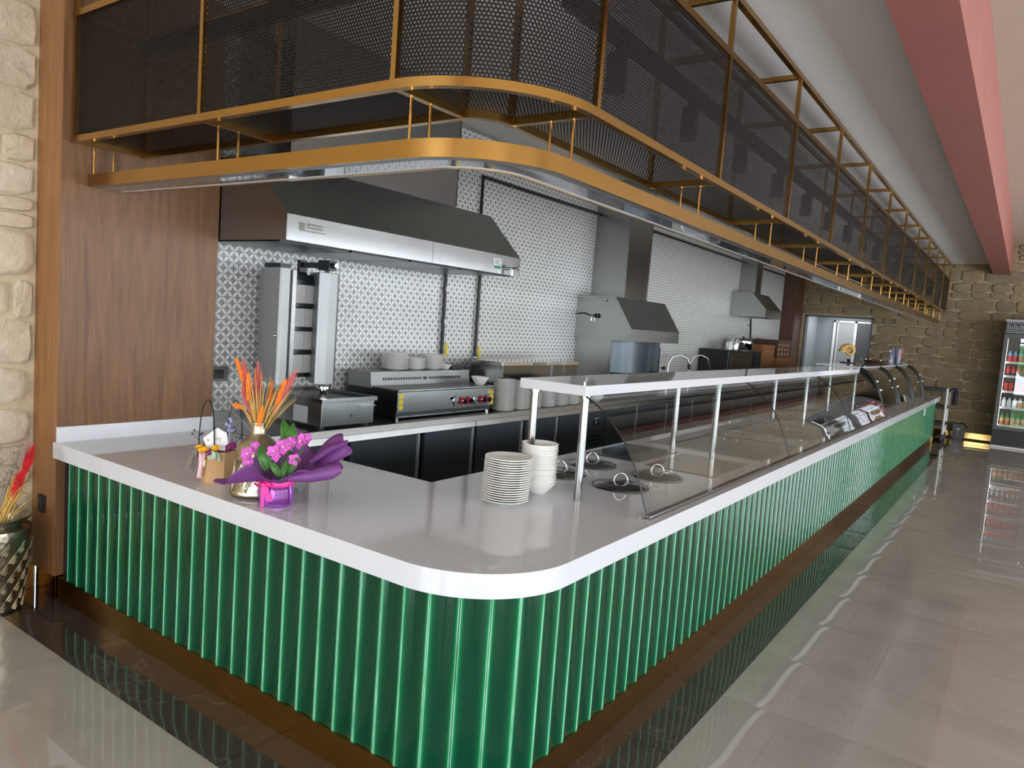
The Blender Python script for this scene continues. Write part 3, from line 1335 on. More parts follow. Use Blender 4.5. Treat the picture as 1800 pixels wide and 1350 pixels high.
units = [('dark-reflecting stainless undercounter fridge nearest the oak partition', [(2.56, 3.20), (3.26, 3.92), (3.98, 4.55)], None),
         ('dark-reflecting stainless undercounter fridge with a vented compressor bay, behind the plate stacks', [(4.60, 5.24), (5.30, 5.82), (5.86, 6.35)], (6.38, 6.75)),
         ('dark-reflecting stainless undercounter cabinet right of the vented compressor bay', [(6.80, 7.54), (7.58, 8.38)], None),
         ('dark-reflecting stainless undercounter cabinet below the charcoal grill end', [(8.45, 9.22), (9.28, 10.0)], None),
         ('dark-reflecting stainless undercounter cabinet under the sink taps', [(10.06, 10.9), (10.96, 11.8)], None),
         ('dark-reflecting stainless undercounter cabinet at the far end under the cardboard boxes', [(11.86, 12.9), (12.96, 14.0), (14.06, 15.4)], None)]
for lab, doors, vent in units:
    y0 = doors[0][0] - 0.02
    y1 = (vent or doors[-1])[1] + 0.02
    u = thing('undercounter_cabinet', lab, 'cabinet', (XF - 0.05, (y0 + y1) / 2, 0))
    mb = MB()
    mb.box(XW + 0.003, XF - 0.05, y0, y1, 0.1, ZK - 0.046)
    mb.box(XW + 0.05, XF - 0.1, y0 + 0.02, y1 - 0.02, 0.0, 0.1)
    mb.build('body', M['steel_dark'], u, smooth=0)
    mb = MB()
    mb.hexa([(XF - 0.05, y0, 0.742), (XF - 0.008, y0, 0.742), (XF - 0.008, y1, 0.742), (XF - 0.05, y1, 0.742)],
            [(XF - 0.05, y0, ZK - 0.046), (XF - 0.018, y0, ZK - 0.046), (XF - 0.018, y1, ZK - 0.046), (XF - 0.05, y1, ZK - 0.046)])
    mb.build('rail', M['steel'], u, smooth=0)
    for a, b in doors:
        mb = MB()
        mb.box(XF - 0.049, XF - 0.015, a, b, 0.12, 0.738)
        dr = mb.build('door', M['steel_door'], u, smooth=0, bevel=0.003)  # dark reflection is part of the door colour
        mb = MB()
        mb.box(XF - 0.0155, XF - 0.004, b - 0.028, b - 0.004, 0.13, 0.735)
        mb.build('handle', M['alu'], dr, smooth=0)
    if vent:
        a, b = vent
        mb = MB()
        mb.box(XF - 0.049, XF - 0.012, a, b, 0.12, 0.738)
        pn = mb.build('vent_panel', M['steel_door'], u, smooth=0, bevel=0.002)
        mb = MB()
        for k in range(5):
            z = 0.30 + 0.045 * k
            mb.box(XF - 0.013, XF - 0.008, a + 0.05, b - 0.06, z, z + 0.02)
        mb.build('vent_slats', M['black'], pn, smooth=0)
        mb = MB()
        mb.mat(0).box(XF - 0.0125, XF - 0.008, a + 0.14, a + 0.26, 0.60, 0.68)
        mb.mat(1).box(XF - 0.008, XF - 0.0075, a + 0.185, a + 0.205, 0.615, 0.65)
        mb.box(XF - 0.008, XF - 0.0075, a + 0.15, a + 0.25, 0.664, 0.672)
        mb.build('controller', [M['black'], M['white']], pn, smooth=0)


# ------------------------------------------------------------------ extractor hoods
def hood(lab, y0, y1, xl, zl0, zl1, xt, zt, duct, lip_seam=None, duct_lab=None):
    h = thing('extractor_hood', lab, 'hood', ((xl + XW) / 2, (y0 + y1) / 2, zl0))
    t = 0.004
    mb = MB()
    prof = [(XW + 0.001, zl0), (xl, zl0), (xl, zl1), (xt, zt), (XW + 0.001, zt)]
    # two side cheeks
    for ya, yb_ in ((y0, y0 + t), (y1 - t, y1)):
        mb.hexa([(x, ya, z) for x, z in prof], [(x, yb_, z) for x, z in prof])
    mb.build('side_panels', M['steel'], h, smooth=0)
    mb = MB()
    mb.hexa([(xl, y0 + t, zl1), (xl, y1 - t, zl1), (xt, y1 - t, zt), (xt, y0 + t, zt)],
            [(xl - t, y0 + t, zl1), (xl - t, y1 - t, zl1), (xt - t, y1 - t, zt - t), (xt - t, y0 + t, zt - t)])
    mb.box(XW + 0.001, xt, y0 + t, y1 - t, zt - t, zt)
    mb.build('sloping_front', M['steel'], h, smooth=0)
    seams = [y0 + t] + ([lip_seam] if lip_seam else []) + [y1 - t]
    for a, b in zip(seams, seams[1:]):
        mb = MB()
        mb.box(xl - t, xl, a + 0.0015, b - 0.0015, zl0, zl1)
        mb.box(xl - 0.03, xl - t, a + 0.0015, b - 0.0015, zl0, zl0 + t)
        mb.build('lip', M['steel'], h, smooth=0)
    mb = MB()
    mb.box(XW + 0.002, xl - 0.03, y0 + t, y1 - t, zl0 + 0.01, zl0 + 0.014)
    nb = max(3, int((y1 - y0) / 0.5))
    for k in range(nb):
        a = y0 + 0.05 + (y1 - y0 - 0.1) * k / nb
        b = y0 + 0.05 + (y1 - y0 - 0.1) * (k + 1) / nb - 0.02
        mb.box(XW + 0.12, xl - 0.12, a, b, zl0 - 0.004, zl0 + 0.01)
    mb.build('filters', M['steel_dark'], h, smooth=0)
    a, b, xd = duct
    dk = thing('extractor_duct', duct_lab, 'duct', ((xd + XW) / 2, (a + b) / 2, zt))
    mb = MB()
    zb = zt if xd <= xt else zl1 + (zt - zl1) * (xl - xd) / (xl - xt)
    mb.hexa([(XW + 0.001, a, zt), (xd, a, zb + 0.001), (xd, b, zb + 0.001), (XW + 0.001, b, zt)],
            [(XW + 0.001, a, ZC - 0.002), (xd, a, ZC - 0.002), (xd, b, ZC - 0.002), (XW + 0.001, b, ZC - 0.002)])
    mb.build('shaft', M['steel'], dk, smooth=0)
    mb = MB()
    for yy in (a, b):
        mb.box(xd - 0.004, xd + 0.004, yy - 0.004, yy + 0.004, zb + 0.012, ZC - 0.003)
    mb.build('seam', M['steel_v'], dk, smooth=0)
    return h


h1 = hood('largest stainless extractor hood, above the doner grill and griddle', 2.536, 4.75, -3.32, 1.945, 2.085, -3.64, 2.42,
          (2.80, 4.33, -3.66), 3.72, 'wide stainless duct above the largest extractor hood')
h2 = hood('middle stainless extractor hood over the charcoal oven', 7.19, 8.51, -3.5, 1.465, 1.60, -3.72, 1.94,
          (7.48, 8.07, -3.765), None, 'tall stainless duct rising from the middle extractor hood')
h3 = hood('small far stainless extractor hood next to the walnut panel', 12.33, 13.27, -3.6, 1.955, 2.09, -3.85, 2.36,
          (12.69, 13.0, -3.92), None, 'narrow stainless duct of the small far extractor hood')
# emblem, sticker and tap on the big hood
mb = MB()
mb.box(-3.32, -3.317, 2.62, 2.80, 2.003, 2.012)
mb.box(-3.32, -3.317, 2.62, 2.655, 2.012, 2.05)
mb.box(-3.32, -3.317, 2.67, 2.78, 2.02, 2.033)
mb.box(-3.32, -3.317, 2.67, 2.78, 2.038, 2.05)
mb.build('emblem', M['steel_v'], h1, smooth=0)
mb = MB()
mb.mat(0).box(-3.32, -3.3185, 4.405, 4.50, 1.975, 2.055)
mb.mat(1).box(-3.3185, -3.3178, 4.41, 4.495, 1.978, 2.002)
mb.mat(2)
for z, a in ((2.012, 0.07), (2.025, 0.06), (2.038, 0.075)):
    mb.box(-3.3185, -3.3178, 4.415, 4.415 + a, z, z + 0.005)
st = mb.build('sticker', [M['white'], M['green_label'], M['dark_grey']], h1, smooth=0)
mb = MB()
mb.tube([(-3.32, 4.575, 1.99), (-3.25, 4.575, 1.99)], 0.011, 10)
mb.tube([(-3.27, 4.575, 2.01), (-3.27, 4.575, 1.94)], 0.014, 10)
mb.tube([(-3.25, 4.53, 1.995), (-3.245, 4.62, 2.0)], 0.008, 8)
mb.ball((-3.245, 4.625, 2.0), 0.016)
mb.build('valve', M['chrome'], h1, smooth=40)
# charcoal oven under the middle hood
co = thing('charcoal_oven', 'stainless charcoal oven with a dark glossy curved hood, below the middle hood', 'oven', (-3.95, 7.9, ZK))
mb = MB()
mb.box(XW + 0.02, -3.735, 7.195, 7.20, ZK + 0.001, 1.464)
mb.box(XW + 0.02, -3.735, 8.50, 8.505, ZK + 0.001, 1.464)
mb.build('side_panel', M['steel'], co, smooth=0)
mb = MB()
mb.box(-3.742, -3.728, 7.188, 7.208, ZK + 0.001, 1.464)
mb.box(-3.77, -3.75, 8.55, 8.57, ZK + 0.001, 1.40)
mb.build('post', M['steel_v'], co, smooth=0)
mb = MB()
cyl = []
for i in range(13):
    t = PI * i / 12
    cyl.append((-4.02 + 0.30 * math.sin(t), 8.0 - 0.60 * math.cos(t)))
mb.prism(cyl, 1.09, 1.463)
mb.build('glossy_hood', M['steel_door'], co, smooth=40)
mb = MB()
mb.box(XW + 0.03, -3.73, 7.3, 8.62, ZK + 0.001, 1.085)
mb.build('fire_box', M['black'], co, smooth=0, bevel=0.01)
mb = MB()
mb.ball((-3.72, 8.66, 1.14), 0.025)
mb.tube([(-3.74, 8.60, 1.14), (-3.72, 8.66, 1.14)], 0.008)
mb.build('knob', M['black'], co)
# lamp with lead on the hood cheek
lp = thing('hood_lamp', 'small chrome lamp with a black lead on the middle hood side', 'lamp', (-3.9, 7.17, 1.75))
mb = MB()
mb.tube([(-4.19, 7.165, 1.73), (-4.1, 7.165, 1.745), (-4.02, 7.165, 1.72), (-3.95, 7.165, 1.725)], 0.006, 6)
mb.ball((-3.93, 7.16, 1.72), 0.026)
mb.build('lead', M['black'], lp)
mb = MB()
mb.tube([(-3.99, 7.16, 1.70), (-3.99, 7.16, 1.66)], 0.013, 8)
mb.tube([(-4.18, 7.165, 1.925), (-3.85, 7.165, 1.90)], 0.008, 8)
mb.ball((-3.84, 7.165, 1.90), 0.016)
mb.build('lamp_head', M['chrome'], lp)

# ------------------------------------------------------------------ gas pipes on the wall
pipes = [('black gas pipe dropping behind the hood to the griddle valve', [(XW + 0.03, 4.86, 1.97), (XW + 0.03, 4.87, 1.27)]),
         ('black gas pipe dropping to the steel grill box valve', [(XW + 0.03, 5.34, 2.0), (XW + 0.03, 5.345, 1.25)]),
         ('black gas pipe running high along the tiles from the big hood', [(XW + 0.03, 5.29, 2.40), (XW + 0.03, 5.285, 2.87), (XW + 0.03, 7.45, 2.885)]),
         ('black gas pipe running high between the tall duct and the far duct', [(XW + 0.03, 8.12, 2.90), (XW + 0.03, 12.65, 2.90)]),
         ('black pipe right of the narrow far duct', [(XW + 0.03, 13.05, 2.90), (XW + 0.03, 15.3, 2.90)]),
         ('black pipe dropping below the small far hood', [(XW + 0.05, 13.35, 1.95), (XW + 0.05, 13.5, 1.35)])]
for i, (lab, pts) in enumerate(pipes):
    p = thing('gas_pipe', lab, 'pipe', pts[-1])
    mb = MB()
    mb.tube(pts, 0.0165, 10)
    mb.build('tube', M['wallpipe'], p, smooth=40)
    mb = MB()
    a, b = Vector(pts[0]), Vector(pts[-1])
    for t in (0.2, 0.6):
        c = a.lerp(b, t) if len(pts) == 2 else Vector(pts[1]).lerp(b, t)
        mb.box(XW + 0.0005, c.x + 0.02, c.y - 0.008, c.y + 0.008, c.z - 0.018, c.z + 0.018)
    mb.build('clip', M['steel_v'], p, smooth=0)
    if i < 2:
        mb = MB()
        mb.tube([(pts[-1][0], pts[-1][1], pts[-1][2] + 0.005), (pts[-1][0], pts[-1][1], 0.95), (pts[-1][0] + 0.05, pts[-1][1], 0.9)], 0.011, 8)
        mb.ball((pts[-1][0], pts[-1][1], pts[-1][2] - 0.02), 0.024)
        mb.build('valve', M['chrome'], p)
        mb = MB()
        mb.box(pts[-1][0] + 0.02, pts[-1][0] + 0.03, pts[-1][1] + 0.015, pts[-1][1] + 0.04, pts[-1][2] - 0.02, pts[-1][2] + 0.09)
        mb.build('lever', M['yellow_label'], p, smooth=0)

# ------------------------------------------------------------------ doner grill
dg = thing('doner_grill', 'stainless upright doner grill with open wings and ceramic burner rack', 'grill', (-3.85, 3.2, ZK))
mb = MB()
mb.box(-4.16, -3.53, 3.02, 3.465, ZK + 0.02, 1.0)
mb.build('base', M['steel'], dg, smooth=0, bevel=0.003)
mb = MB()
mb.mat(0)
mb.box(-4.165, -3.515, 3.008, 3.03, 1.0, 1.028)
mb.box(-4.165, -3.515, 3.455, 3.478, 1.0, 1.028)
mb.box(-4.165, -4.14, 3.03, 3.455, 1.0, 1.028)
mb.box(-3.54, -3.515, 3.03, 3.455, 1.0, 1.028)
mb.mat(1).box(-4.14, -3.54, 3.03, 3.455, 0.985, 1.004)
mb.build('drip_tray', [M['steel_v'], M['black']], dg, smooth=0)
mb = MB()
mb.mat(0).tube([(-3.78, 3.24, 1.0), (-3.78, 3.24, 1.06)], 0.03, 14)
mb.tube([(-3.78, 3.24, 1.06), (-3.78, 3.24, 1.075)], 0.045, 14)
mb.build('spit_foot', M['chrome'], dg, smooth=40)
mb = MB()
mb.box(-3.529, -3.5285, 3.26, 3.272, 0.9, 0.92)
mb.mat(1).box(-3.8, -3.66, 3.0185, 3.0195, 0.86, 0.965)
mb.build('data_plate', [M['black'], M['light_grey']], dg, smooth=0)
mb = MB()
mb.box(-3.529, -3.518, 3.34, 3.45, 0.87, 0.975)
mb.box(-3.518, -3.5, 3.34, 3.45, 0.968, 0.975)
mb.build('drawer', M['steel'], dg, smooth=0)
mb = MB()
for k in range(4):
    mb.tube([(-4.12 if k < 2 else -3.57, 3.06 if k % 2 else 3.43, ZK + 0.001), (-4.12 if k < 2 else -3.57, 3.06 if k % 2 else 3.43, ZK + 0.02)], 0.018, 8)
mb.build('feet', M['black'], dg)


def slab(P, Q, t, z0, z1):
    """vertical slab between plan points P and Q, thickness t to the left"""
    d = Vector((Q[0] - P[0], Q[1] - P[1]))
    n_ = Vector((-d.y, d.x)).normalized() * t
    return [(P[0], P[1]), (Q[0], Q[1]), (Q[0] + n_.x, Q[1] + n_.y), (P[0] + n_.x, P[1] + n_.y)]


ZT0, ZT1 = 1.095, 1.822
mb = MB()
# left wing: broad outer face, bevelled front
lw = [(-4.10, 2.945), (-3.79, 2.858), (-3.768, 2.87), (-3.768, 2.925), (-3.80, 2.945), (-4.06, 3.04)]
mb.prism(lw, ZT0, ZT1)
mb.build('left_wing', M['steel_wing'], dg, smooth=0, bevel=0.004)
mb = MB()
mb.prism([(-3.80, 2.948), (-3.78, 2.952), (-3.785, 2.985), (-4.02, 3.06)], ZT0 + 0.01, ZT1 - 0.01)
mb.build('wing_strip', M['steel'], dg, smooth=0)
mb = MB()
rw = [(-4.05, 3.30), (-3.80, 3.175), (-3.765, 3.235), (-3.765, 3.305), (-3.80, 3.345), (-4.05, 3.42)]
mb.prism(rw, ZT0 - 0.01, ZT1)
mb.build('right_wing', M['steel_wing'], dg, smooth=0, bevel=0.004)
mb = MB()
mb.box(-3.965, -3.94, 3.02, 3.33, 1.12, 1.80)
for z in (1.125, 1.28, 1.43, 1.585, 1.735):
    mb.box(-3.94, -3.91, 3.04, 3.31, z, z + 0.026)
mb.box(-3.94, -3.91, 3.025, 3.045, 1.12, 1.76)
mb.box(-3.94, -3.91, 3.305, 3.325, 1.12, 1.76)
mb.build('burner_rack', M['steel_dark'], dg, smooth=0)
b0 = None
for z in (1.151, 1.306, 1.456, 1.611):
    for y in (3.048, 3.178):
        if b0 is None:
            mb = MB()
            mb.box(-3.94, -3.925, y, y + 0.126, z, z + 0.12)
            b0 = mb.build('ceramic_burner', M['burner'], dg, smooth=0)
            u0 = (y, z)
        else:
            inst(b0, dg, ORG[dg.name] + Vector((0, y - u0[0], z - u0[1])))
mb = MB()
mb.box(-4.02, -3.74, 3.215, 3.25, 1.85, 1.885)
mb.box(-3.85, -3.74, 3.2, 3.265, 1.835, 1.90)
mb.tube([(-3.79, 3.232, 1.835), (-3.79, 3.232, 1.80)], 0.014, 10)
mb.box(-4.06, -4.03, 3.2, 3.26, 1.78, 1.90)
mb.box(-4.0, -3.84, 2.90, 2.98, ZT1 + 0.001, 1.85)
mb.build('motor_arm', M['black'], dg, smooth=30)
mb = MB()
mb.tube([(-3.74, 3.232, 1.868), (-3.705, 3.232, 1.868)], 0.014, 10)
mb.ball((-3.80, 2.852, 1.40), 0.011)
mb.build('knob', M['chrome'], dg)

# ------------------------------------------------------------------ griddle
gr = thing('griddle', 'stainless tabletop griddle with four red-ringed knobs on the back worktop', 'griddle', (-3.86, 4.33, ZK))
GX0, GX1, GY0, GY1 = -4.12, -3.6, 3.76, 4.91
mb = MB()
mb.box(GX0, GX1 - 0.012, GY0, GY1, 0.855, 1.035)
mb.build('body', M['steel_dark'], gr, smooth=0)
mb = MB()
mb.box(GX1 - 0.012, GX1, GY0, GY1, 0.885, 1.03)
mb.box(GX1 - 0.04, GX1 - 0.02, GY0 + 0.02, GY1 - 0.02, 0.845, 0.884)
mb.build('front_panel', M['steel'], gr, smooth=0)
mb = MB()
mb.box(GX0 + 0.25, GX1 + 0.004, GY0 + 0.004, GY1 - 0.004, 1.035, 1.05)
mb.build('hot_plate', M['steel'], gr, smooth=0, bevel=0.003)
mb = MB()
mb.hexa([(GX0, GY0, 1.035), (GX0 + 0.25, GY0, 1.035), (GX0 + 0.25, GY1, 1.035), (GX0, GY1, 1.035)],
        [(GX0, GY0, 1.15), (GX0 + 0.235, GY0, 1.15), (GX0 + 0.235, GY1, 1.15), (GX0, GY1, 1.15)])
mb.build('flue_riser', M['steel_wing'], gr, smooth=0)
mb = MB()
for k in range(34):
    y = GY0 + 0.12 + k * 0.027
    if abs(k - 17) < 2:
        continue
    mb.box(GX0 + 0.2395, GX0 + 0.2442, y, y + 0.016, 1.085, 1.105)
mb.box(GX0 + 0.2395, GX0 + 0.2446, GY0 + 0.12 + 16.5 * 0.027, GY0 + 0.12 + 18 * 0.027, 1.083, 1.107)
stuff(mb.build('flue_slots', M['black'], gr, smooth=0))
mb = MB()
for z in (0.905, 0.945, 0.985):
    mb.box(GX1, GX1 + 0.0012, GY0 + 0.015, GY0 + 0.055, z, z + 0.034)
    mb.box(GX1, GX1 + 0.0012, GY1 - 0.045, GY1 - 0.012, z - 0.008, z + 0.026)
mb.box(GX1, GX1 + 0.0012, GY1 - 0.085, GY1 - 0.055, 0.985, 1.01)
mb.build('sticker', M['yellow_label'], gr, smooth=0)
kn = None
for y in (4.487, 4.565, 4.735, 4.81):
    if kn is None:
        mb = MB()
        mb.mat(0).tube([(GX1, y, 0.94), (GX1 + 0.012, y, 0.94)], 0.031, 18)
        mb.mat(1).tube([(GX1 + 0.012, y, 0.94), (GX1 + 0.035, y, 0.94)], 0.022, 14)
        mb.box(GX1 + 0.03, GX1 + 0.042, y - 0.006, y + 0.006, 0.92, 0.96)
        kn = mb.build('knob', [M['red_knob'], M['chrome']], gr, smooth=40)
        u0 = y
    else:
        inst(kn, gr, ORG[gr.name] + Vector((0, y - u0, 0)))
mb = MB()
for y in (4.40, 4.655):
    mb.tube([(GX1 + 0.002, y + 0.02 * math.cos(t), 0.94 + 0.036 * math.sin(t)) for t in [PI / 2 + PI * i / 8 for i in range(9)]], 0.005, 6)
mb.box(GX1, GX1 + 0.004, 4.335, 4.375, 0.955, 0.975)
mb.build('knob_mark', M['chrome'], gr)
mb = MB()
for y in (GY0 + 0.03, GY1 - 0.05):
    for x in (GX0 + 0.04, GX1 - 0.03):
        mb.tube([(x, y, ZK + 0.001), (x, y, 0.856)], 0.014, 8)
mb.build('feet', M['steel_v'], gr)

# ------------------------------------------------------------------ steel grill box right of the plate stacks
gb = thing('grill_box', 'stainless grill box with a mirror top behind the plate stacks', 'grill', (-3.8, 5.7, ZK))
BX0, BX1, BY0, BY1, BZ = -3.96, -3.62, 5.03, 6.32, 1.238
mb = MB()
mb.box(BX0, BX1, BY0, BY1, BZ - 0.03, BZ)
mb.build('top_plate', M['chrome'], gb, smooth=0, bevel=0.002)
mb = MB()
mb.box(BX1 - 0.012, BX1 - 0.002, BY0 + 0.02, BY1 - 0.02, 1.085, BZ - 0.031)
mb.build('front_panel', M['steel_polish'], gb, smooth=0)
mb = MB()
mb.box(BX0, BX1 - 0.004, BY0, BY0 + 0.008, ZK + 0.001, BZ - 0.031)
mb.box(BX0, BX1 - 0.004, BY1 - 0.008, BY1, ZK + 0.001, BZ - 0.031)
mb.box(BX0, BX0 + 0.008, BY0 + 0.008, BY1 - 0.008, ZK + 0.001, BZ - 0.031)
mb.build('side_panels', M['steel'], gb, smooth=0)
mb = MB()
mb.box(BX0 + 0.008, BX1 - 0.06, BY0 + 0.02, BY1 - 0.02, 0.98, 1.0)
mb.build('grate', M['black'], gb, smooth=0)
mb = MB()
for y in (BY0 + 0.006, BY1 - 0.006, 5.83):
    mb.box(BX1 - 0.006, BX1 + 0.006, y - 0.008, y + 0.008, ZK + 0.001, BZ - 0.031)
mb.build('post', M['steel_v'], gb, smooth=0)
mb = MB()
mb.box(BX1, BX1 + 0.006, 5.48, 5.72, BZ - 0.022, BZ - 0.005)
mb.build('handle', M['steel_v'], gb, smooth=0)

# ------------------------------------------------------------------ socket plates
mb = MB()
mb.mat(0).box(XW + 0.0005, XW + 0.012, 2.665, 2.80, 1.075, 1.17)
mb.mat(1).box(XW + 0.012, XW + 0.016, 2.695, 2.765, 1.095, 1.15)
tag(mb.build('wall_socket', [M['switch'], M['black']], loc=(XW, 2.73, 1.12), smooth=0, bevel=0.002), 'grey framed socket on the tiles beside the oak partition', 'socket')
mb = MB()
mb.mat(0).box(-4.105, -4.035, YWD - 0.012, YWD - 0.0005, 0.435, 0.525)
mb.mat(1).box(-4.095, -4.055, YWD - 0.016, YWD - 0.012, 0.452, 0.508)
tag(mb.build('wall_socket', [M['black_metal'], M['black']], loc=(-4.07, YWD, 0.48), smooth=0, bevel=0.002), 'black socket low on the oak partition above the brass skirting', 'socket')

# ------------------------------------------------------------------ things at the far end of the back worktop
mw = thing('microwave', 'black microwave on the back worktop below the small far hood', 'microwave', (-3.9, 11.85, ZK))
mb = MB()
mb.box(-4.15, -3.7, 11.02, 12.66, ZK + 0.02, 1.39)
mb.build('case', M['black'], mw, smooth=0, bevel=0.015)
mb = MB()
mb.box(-3.7, -3.688, 11.10, 12.16, ZK + 0.05, 1.36)
mb.build('door', M['cooktop'], mw, smooth=0, bevel=0.004)
mb = MB()
mb.box(-3.7, -3.69, 12.24, 12.62, ZK + 0.05, 1.36)
mb.box(-3.69, -3.684, 12.30, 12.56, 1.26, 1.32)
mb.build('control_panel', M['black_metal'], mw, smooth=0)
mb = MB()
for y in (11.1, 12.58):
    for x in (-4.1, -3.75):
        mb.tube([(x, y, ZK + 0.001), (x, y, ZK + 0.021)], 0.02, 8)
mb.build('feet', M['rubber'], mw)
kp = thing('cooking_pot', 'shiny lidded steel pot standing on the black microwave', 'pot', (-3.88, 12.2, 1.391))
mb = MB()
mb.lathe([(0, 0), (0.15, 0), (0.16, 0.02), (0.16, 0.15), (0.167, 0.155), (0.16, 0.16)], -3.88, 12.2, 1.391, 28)
mb.build('body', M['chrome'], kp, smooth=40)
mb = MB()
mb.lathe([(0.163, 0.162), (0.15, 0.185), (0.05, 0.2), (0, 0.2)], -3.88, 12.2, 1.391, 28)
mb.build('lid', M['steel'], kp, smooth=40)
mb = MB()
mb.tube([(-3.88, 12.2, 1.59), (-3.88, 12.2, 1.62)], 0.02, 10)
for sgn in (-1, 1):
    mb.tube([(-3.88, 12.2 + sgn * 0.165, 1.50), (-3.86, 12.2 + sgn * 0.2, 1.51), (-3.82, 12.2 + sgn * 0.165, 1.50)], 0.008, 6)
mb.build('handles', M['black'], kp)
for i, (y, r, h, lab) in enumerate(((11.72, 0.07, 0.17, 'small steel jug left of the lidded pot on the microwave'), (11.45, 0.055, 0.13, 'white mug-sized jug at the left on the microwave'))):
    j = thing('steel_jug', lab, 'jug', (-3.86, y, 1.391))
    mb = MB()
    mb.lathe([(0, 0), (r, 0), (r * 1.05, h * 0.5), (r * 0.85, h), (r * 0.8, h), (r * 0.95, h * 0.5), (r * 0.9, 0.01), (0, 0.01)], -3.86, y, 1.391, 20)
    mb.build('body', M['chrome'] if i == 0 else M['porcelain'], j, smooth=40)
    mb = MB()
    mb.tube([(-3.86, y - r * 0.95, 1.391 + h * 0.85), (-3.86, y - r * 1.9, 1.391 + h * 0.8), (-3.86, y - r * 1.9, 1.391 + h * 0.3), (-3.86, y - r, 1.391 + h * 0.25)], 0.007, 6)
    mb.build('handle', M['steel'], j)
for lab, x0, x1, y0, y1, z0, z1 in (('plain brown cardboard box right of the black microwave', -4.1, -3.7, 12.72, 13.45, ZK + 0.001, 1.50),
                                     ('open brown cardboard carton with food print against the walnut panel', -4.12, -3.68, 13.55, 14.6, ZK + 0.001, 1.28),):
    c = thing('cardboard_box', lab, 'box', ((x0 + x1) / 2, (y0 + y1) / 2, z0))
    mb = MB()
    mb.box(x0, x1, y0, y1, z0, z1)
    mb.build('carton', M['cardboard'], c, smooth=0, bevel=0.004)
    mb = MB()
    mb.box(x1, x1 + 0.001, y0 + 0.01, y1 - 0.01, z1 - 0.11, z1 - 0.105)
    mb.build('tape', M['kraft'], c, smooth=0)
c = thing('food_carton', 'brown printed carton stacked on the open cardboard carton', 'box', (-3.9, 14.1, 1.281))
mb = MB()
mb.box(-4.1, -3.7, 13.62, 14.55, 1.281, 1.60)
mb.build('carton', M['wood_dark'], c, smooth=0, bevel=0.004)
mb = MB()
for k in range(12):
    y = 13.72 + (k % 4) * 0.2
    z = 1.34 + (k // 4) * 0.085
    mb.ball((-3.697, y, z), 0.055, 8, 5, None, 0.08, 1, 0.6)
mb.build('print', M['kraft'], c)
# two mixer taps
for lab, y in (('left chrome mixer tap over the back sink', 9.55), ('right black and chrome mixer tap over the back sink', 10.35)):
    t = thing('mixer_tap', lab, 'tap', (-4.05, y, ZK))
    mb = MB()
    mb.tube([(-4.05, y, ZK + 0.001), (-4.05, y, ZK + 0.06)], 0.025, 12)
    mb.tube([(-4.05, y, ZK + 0.06), (-4.05, y, 1.16), (-4.02, y + 0.06, 1.26), (-3.95, y + 0.16, 1.29), (-3.88, y + 0.26, 1.25), (-3.86, y + 0.30, 1.16)], 0.014, 10)
    mb.build('spout', M['chrome'], t, smooth=50)
    mb = MB()
    mb.tube([(-3.86, y + 0.30, 1.17), (-3.855, y + 0.31, 1.09)], 0.024, 10)
    mb.tube([(-4.05, y + 0.03, ZK + 0.04), (-4.02, y + 0.11, ZK + 0.10)], 0.008, 6)
    mb.build('spray_head', M['black'], t)

# ------------------------------------------------------------------ crockery
def plate_mesh(name, r, h, bowl=False):
    mb = MB()
    if not bowl:
        mb.lathe([(0, 0.003), (r * 0.5, 0.003), (r * 0.55, 0), (r * 0.6, 0.003), (r * 0.72, 0.008), (r * 0.98, h - 0.002), (r, h), (r * 0.99, h + 0.0025),
                  (r * 0.95, h + 0.001), (r * 0.72, 0.0125), (r * 0.6, 0.0085), (r * 0.32, 0.0085), (r * 0.28, 0.0095), (0, 0.0095)], 0, 0, 0, 32)
    else:
        mb.lathe([(0, 0.003), (r * 0.42, 0.003), (r * 0.45, 0), (r * 0.5, 0.002), (r * 0.72, h * 0.42), (r * 0.92, h * 0.8), (r, h), (r * 0.985, h + 0.0025),
                  (r * 0.9, h * 0.84), (r * 0.68, h * 0.5), (r * 0.4, 0.009), (0, 0.009)], 0, 0, 0, 32)
    return mb.build(name, M['porcelain'], smooth=50)


def stack(name, cat, x, y, z, n, r, h, step, where, group, bowl=False, lean=0.0, src=None):
    rnd = random.Random(int(x * 1000) + int(y * 100))
    for k in range(n):
        if src is None:
            o = plate_mesh(name, r, h, bowl)
            src = o
        else:
            o = src.copy()
            COL.objects.link(o)
        o.location = (x + rnd.uniform(-1, 1) * 0.0012 + lean * k, y + rnd.uniform(-1, 1) * 0.0012, z + 0.0005 + step * k)
        o.rotation_euler = (0, 0, rnd.uniform(0, 6))
        i = n - k
        if i == 1:
            pos = 'topmost'
        elif k == 0:
            pos = 'bottom'
        else:
            pos = ORD[i] + ' from the top'
        tag(o, 'white %s, %s of %s' % (name.split('_')[-1], pos, where), cat, group)
    return src


# front worktop
P0 = stack('dinner_plate', 'plate', -1.765, 2.535, TZ1, 19, 0.104, 0.0165, 0.0101, 'the stack at the front of the white worktop', 'plates stacked on the white worktop', False, 0.0006)
B0 = stack('soup_bowl', 'bowl', -1.765, 2.79, TZ1, 15, 0.085, 0.055, 0.0125, 'the bowls behind the front plates', 'bowls stacked on the white worktop', True)
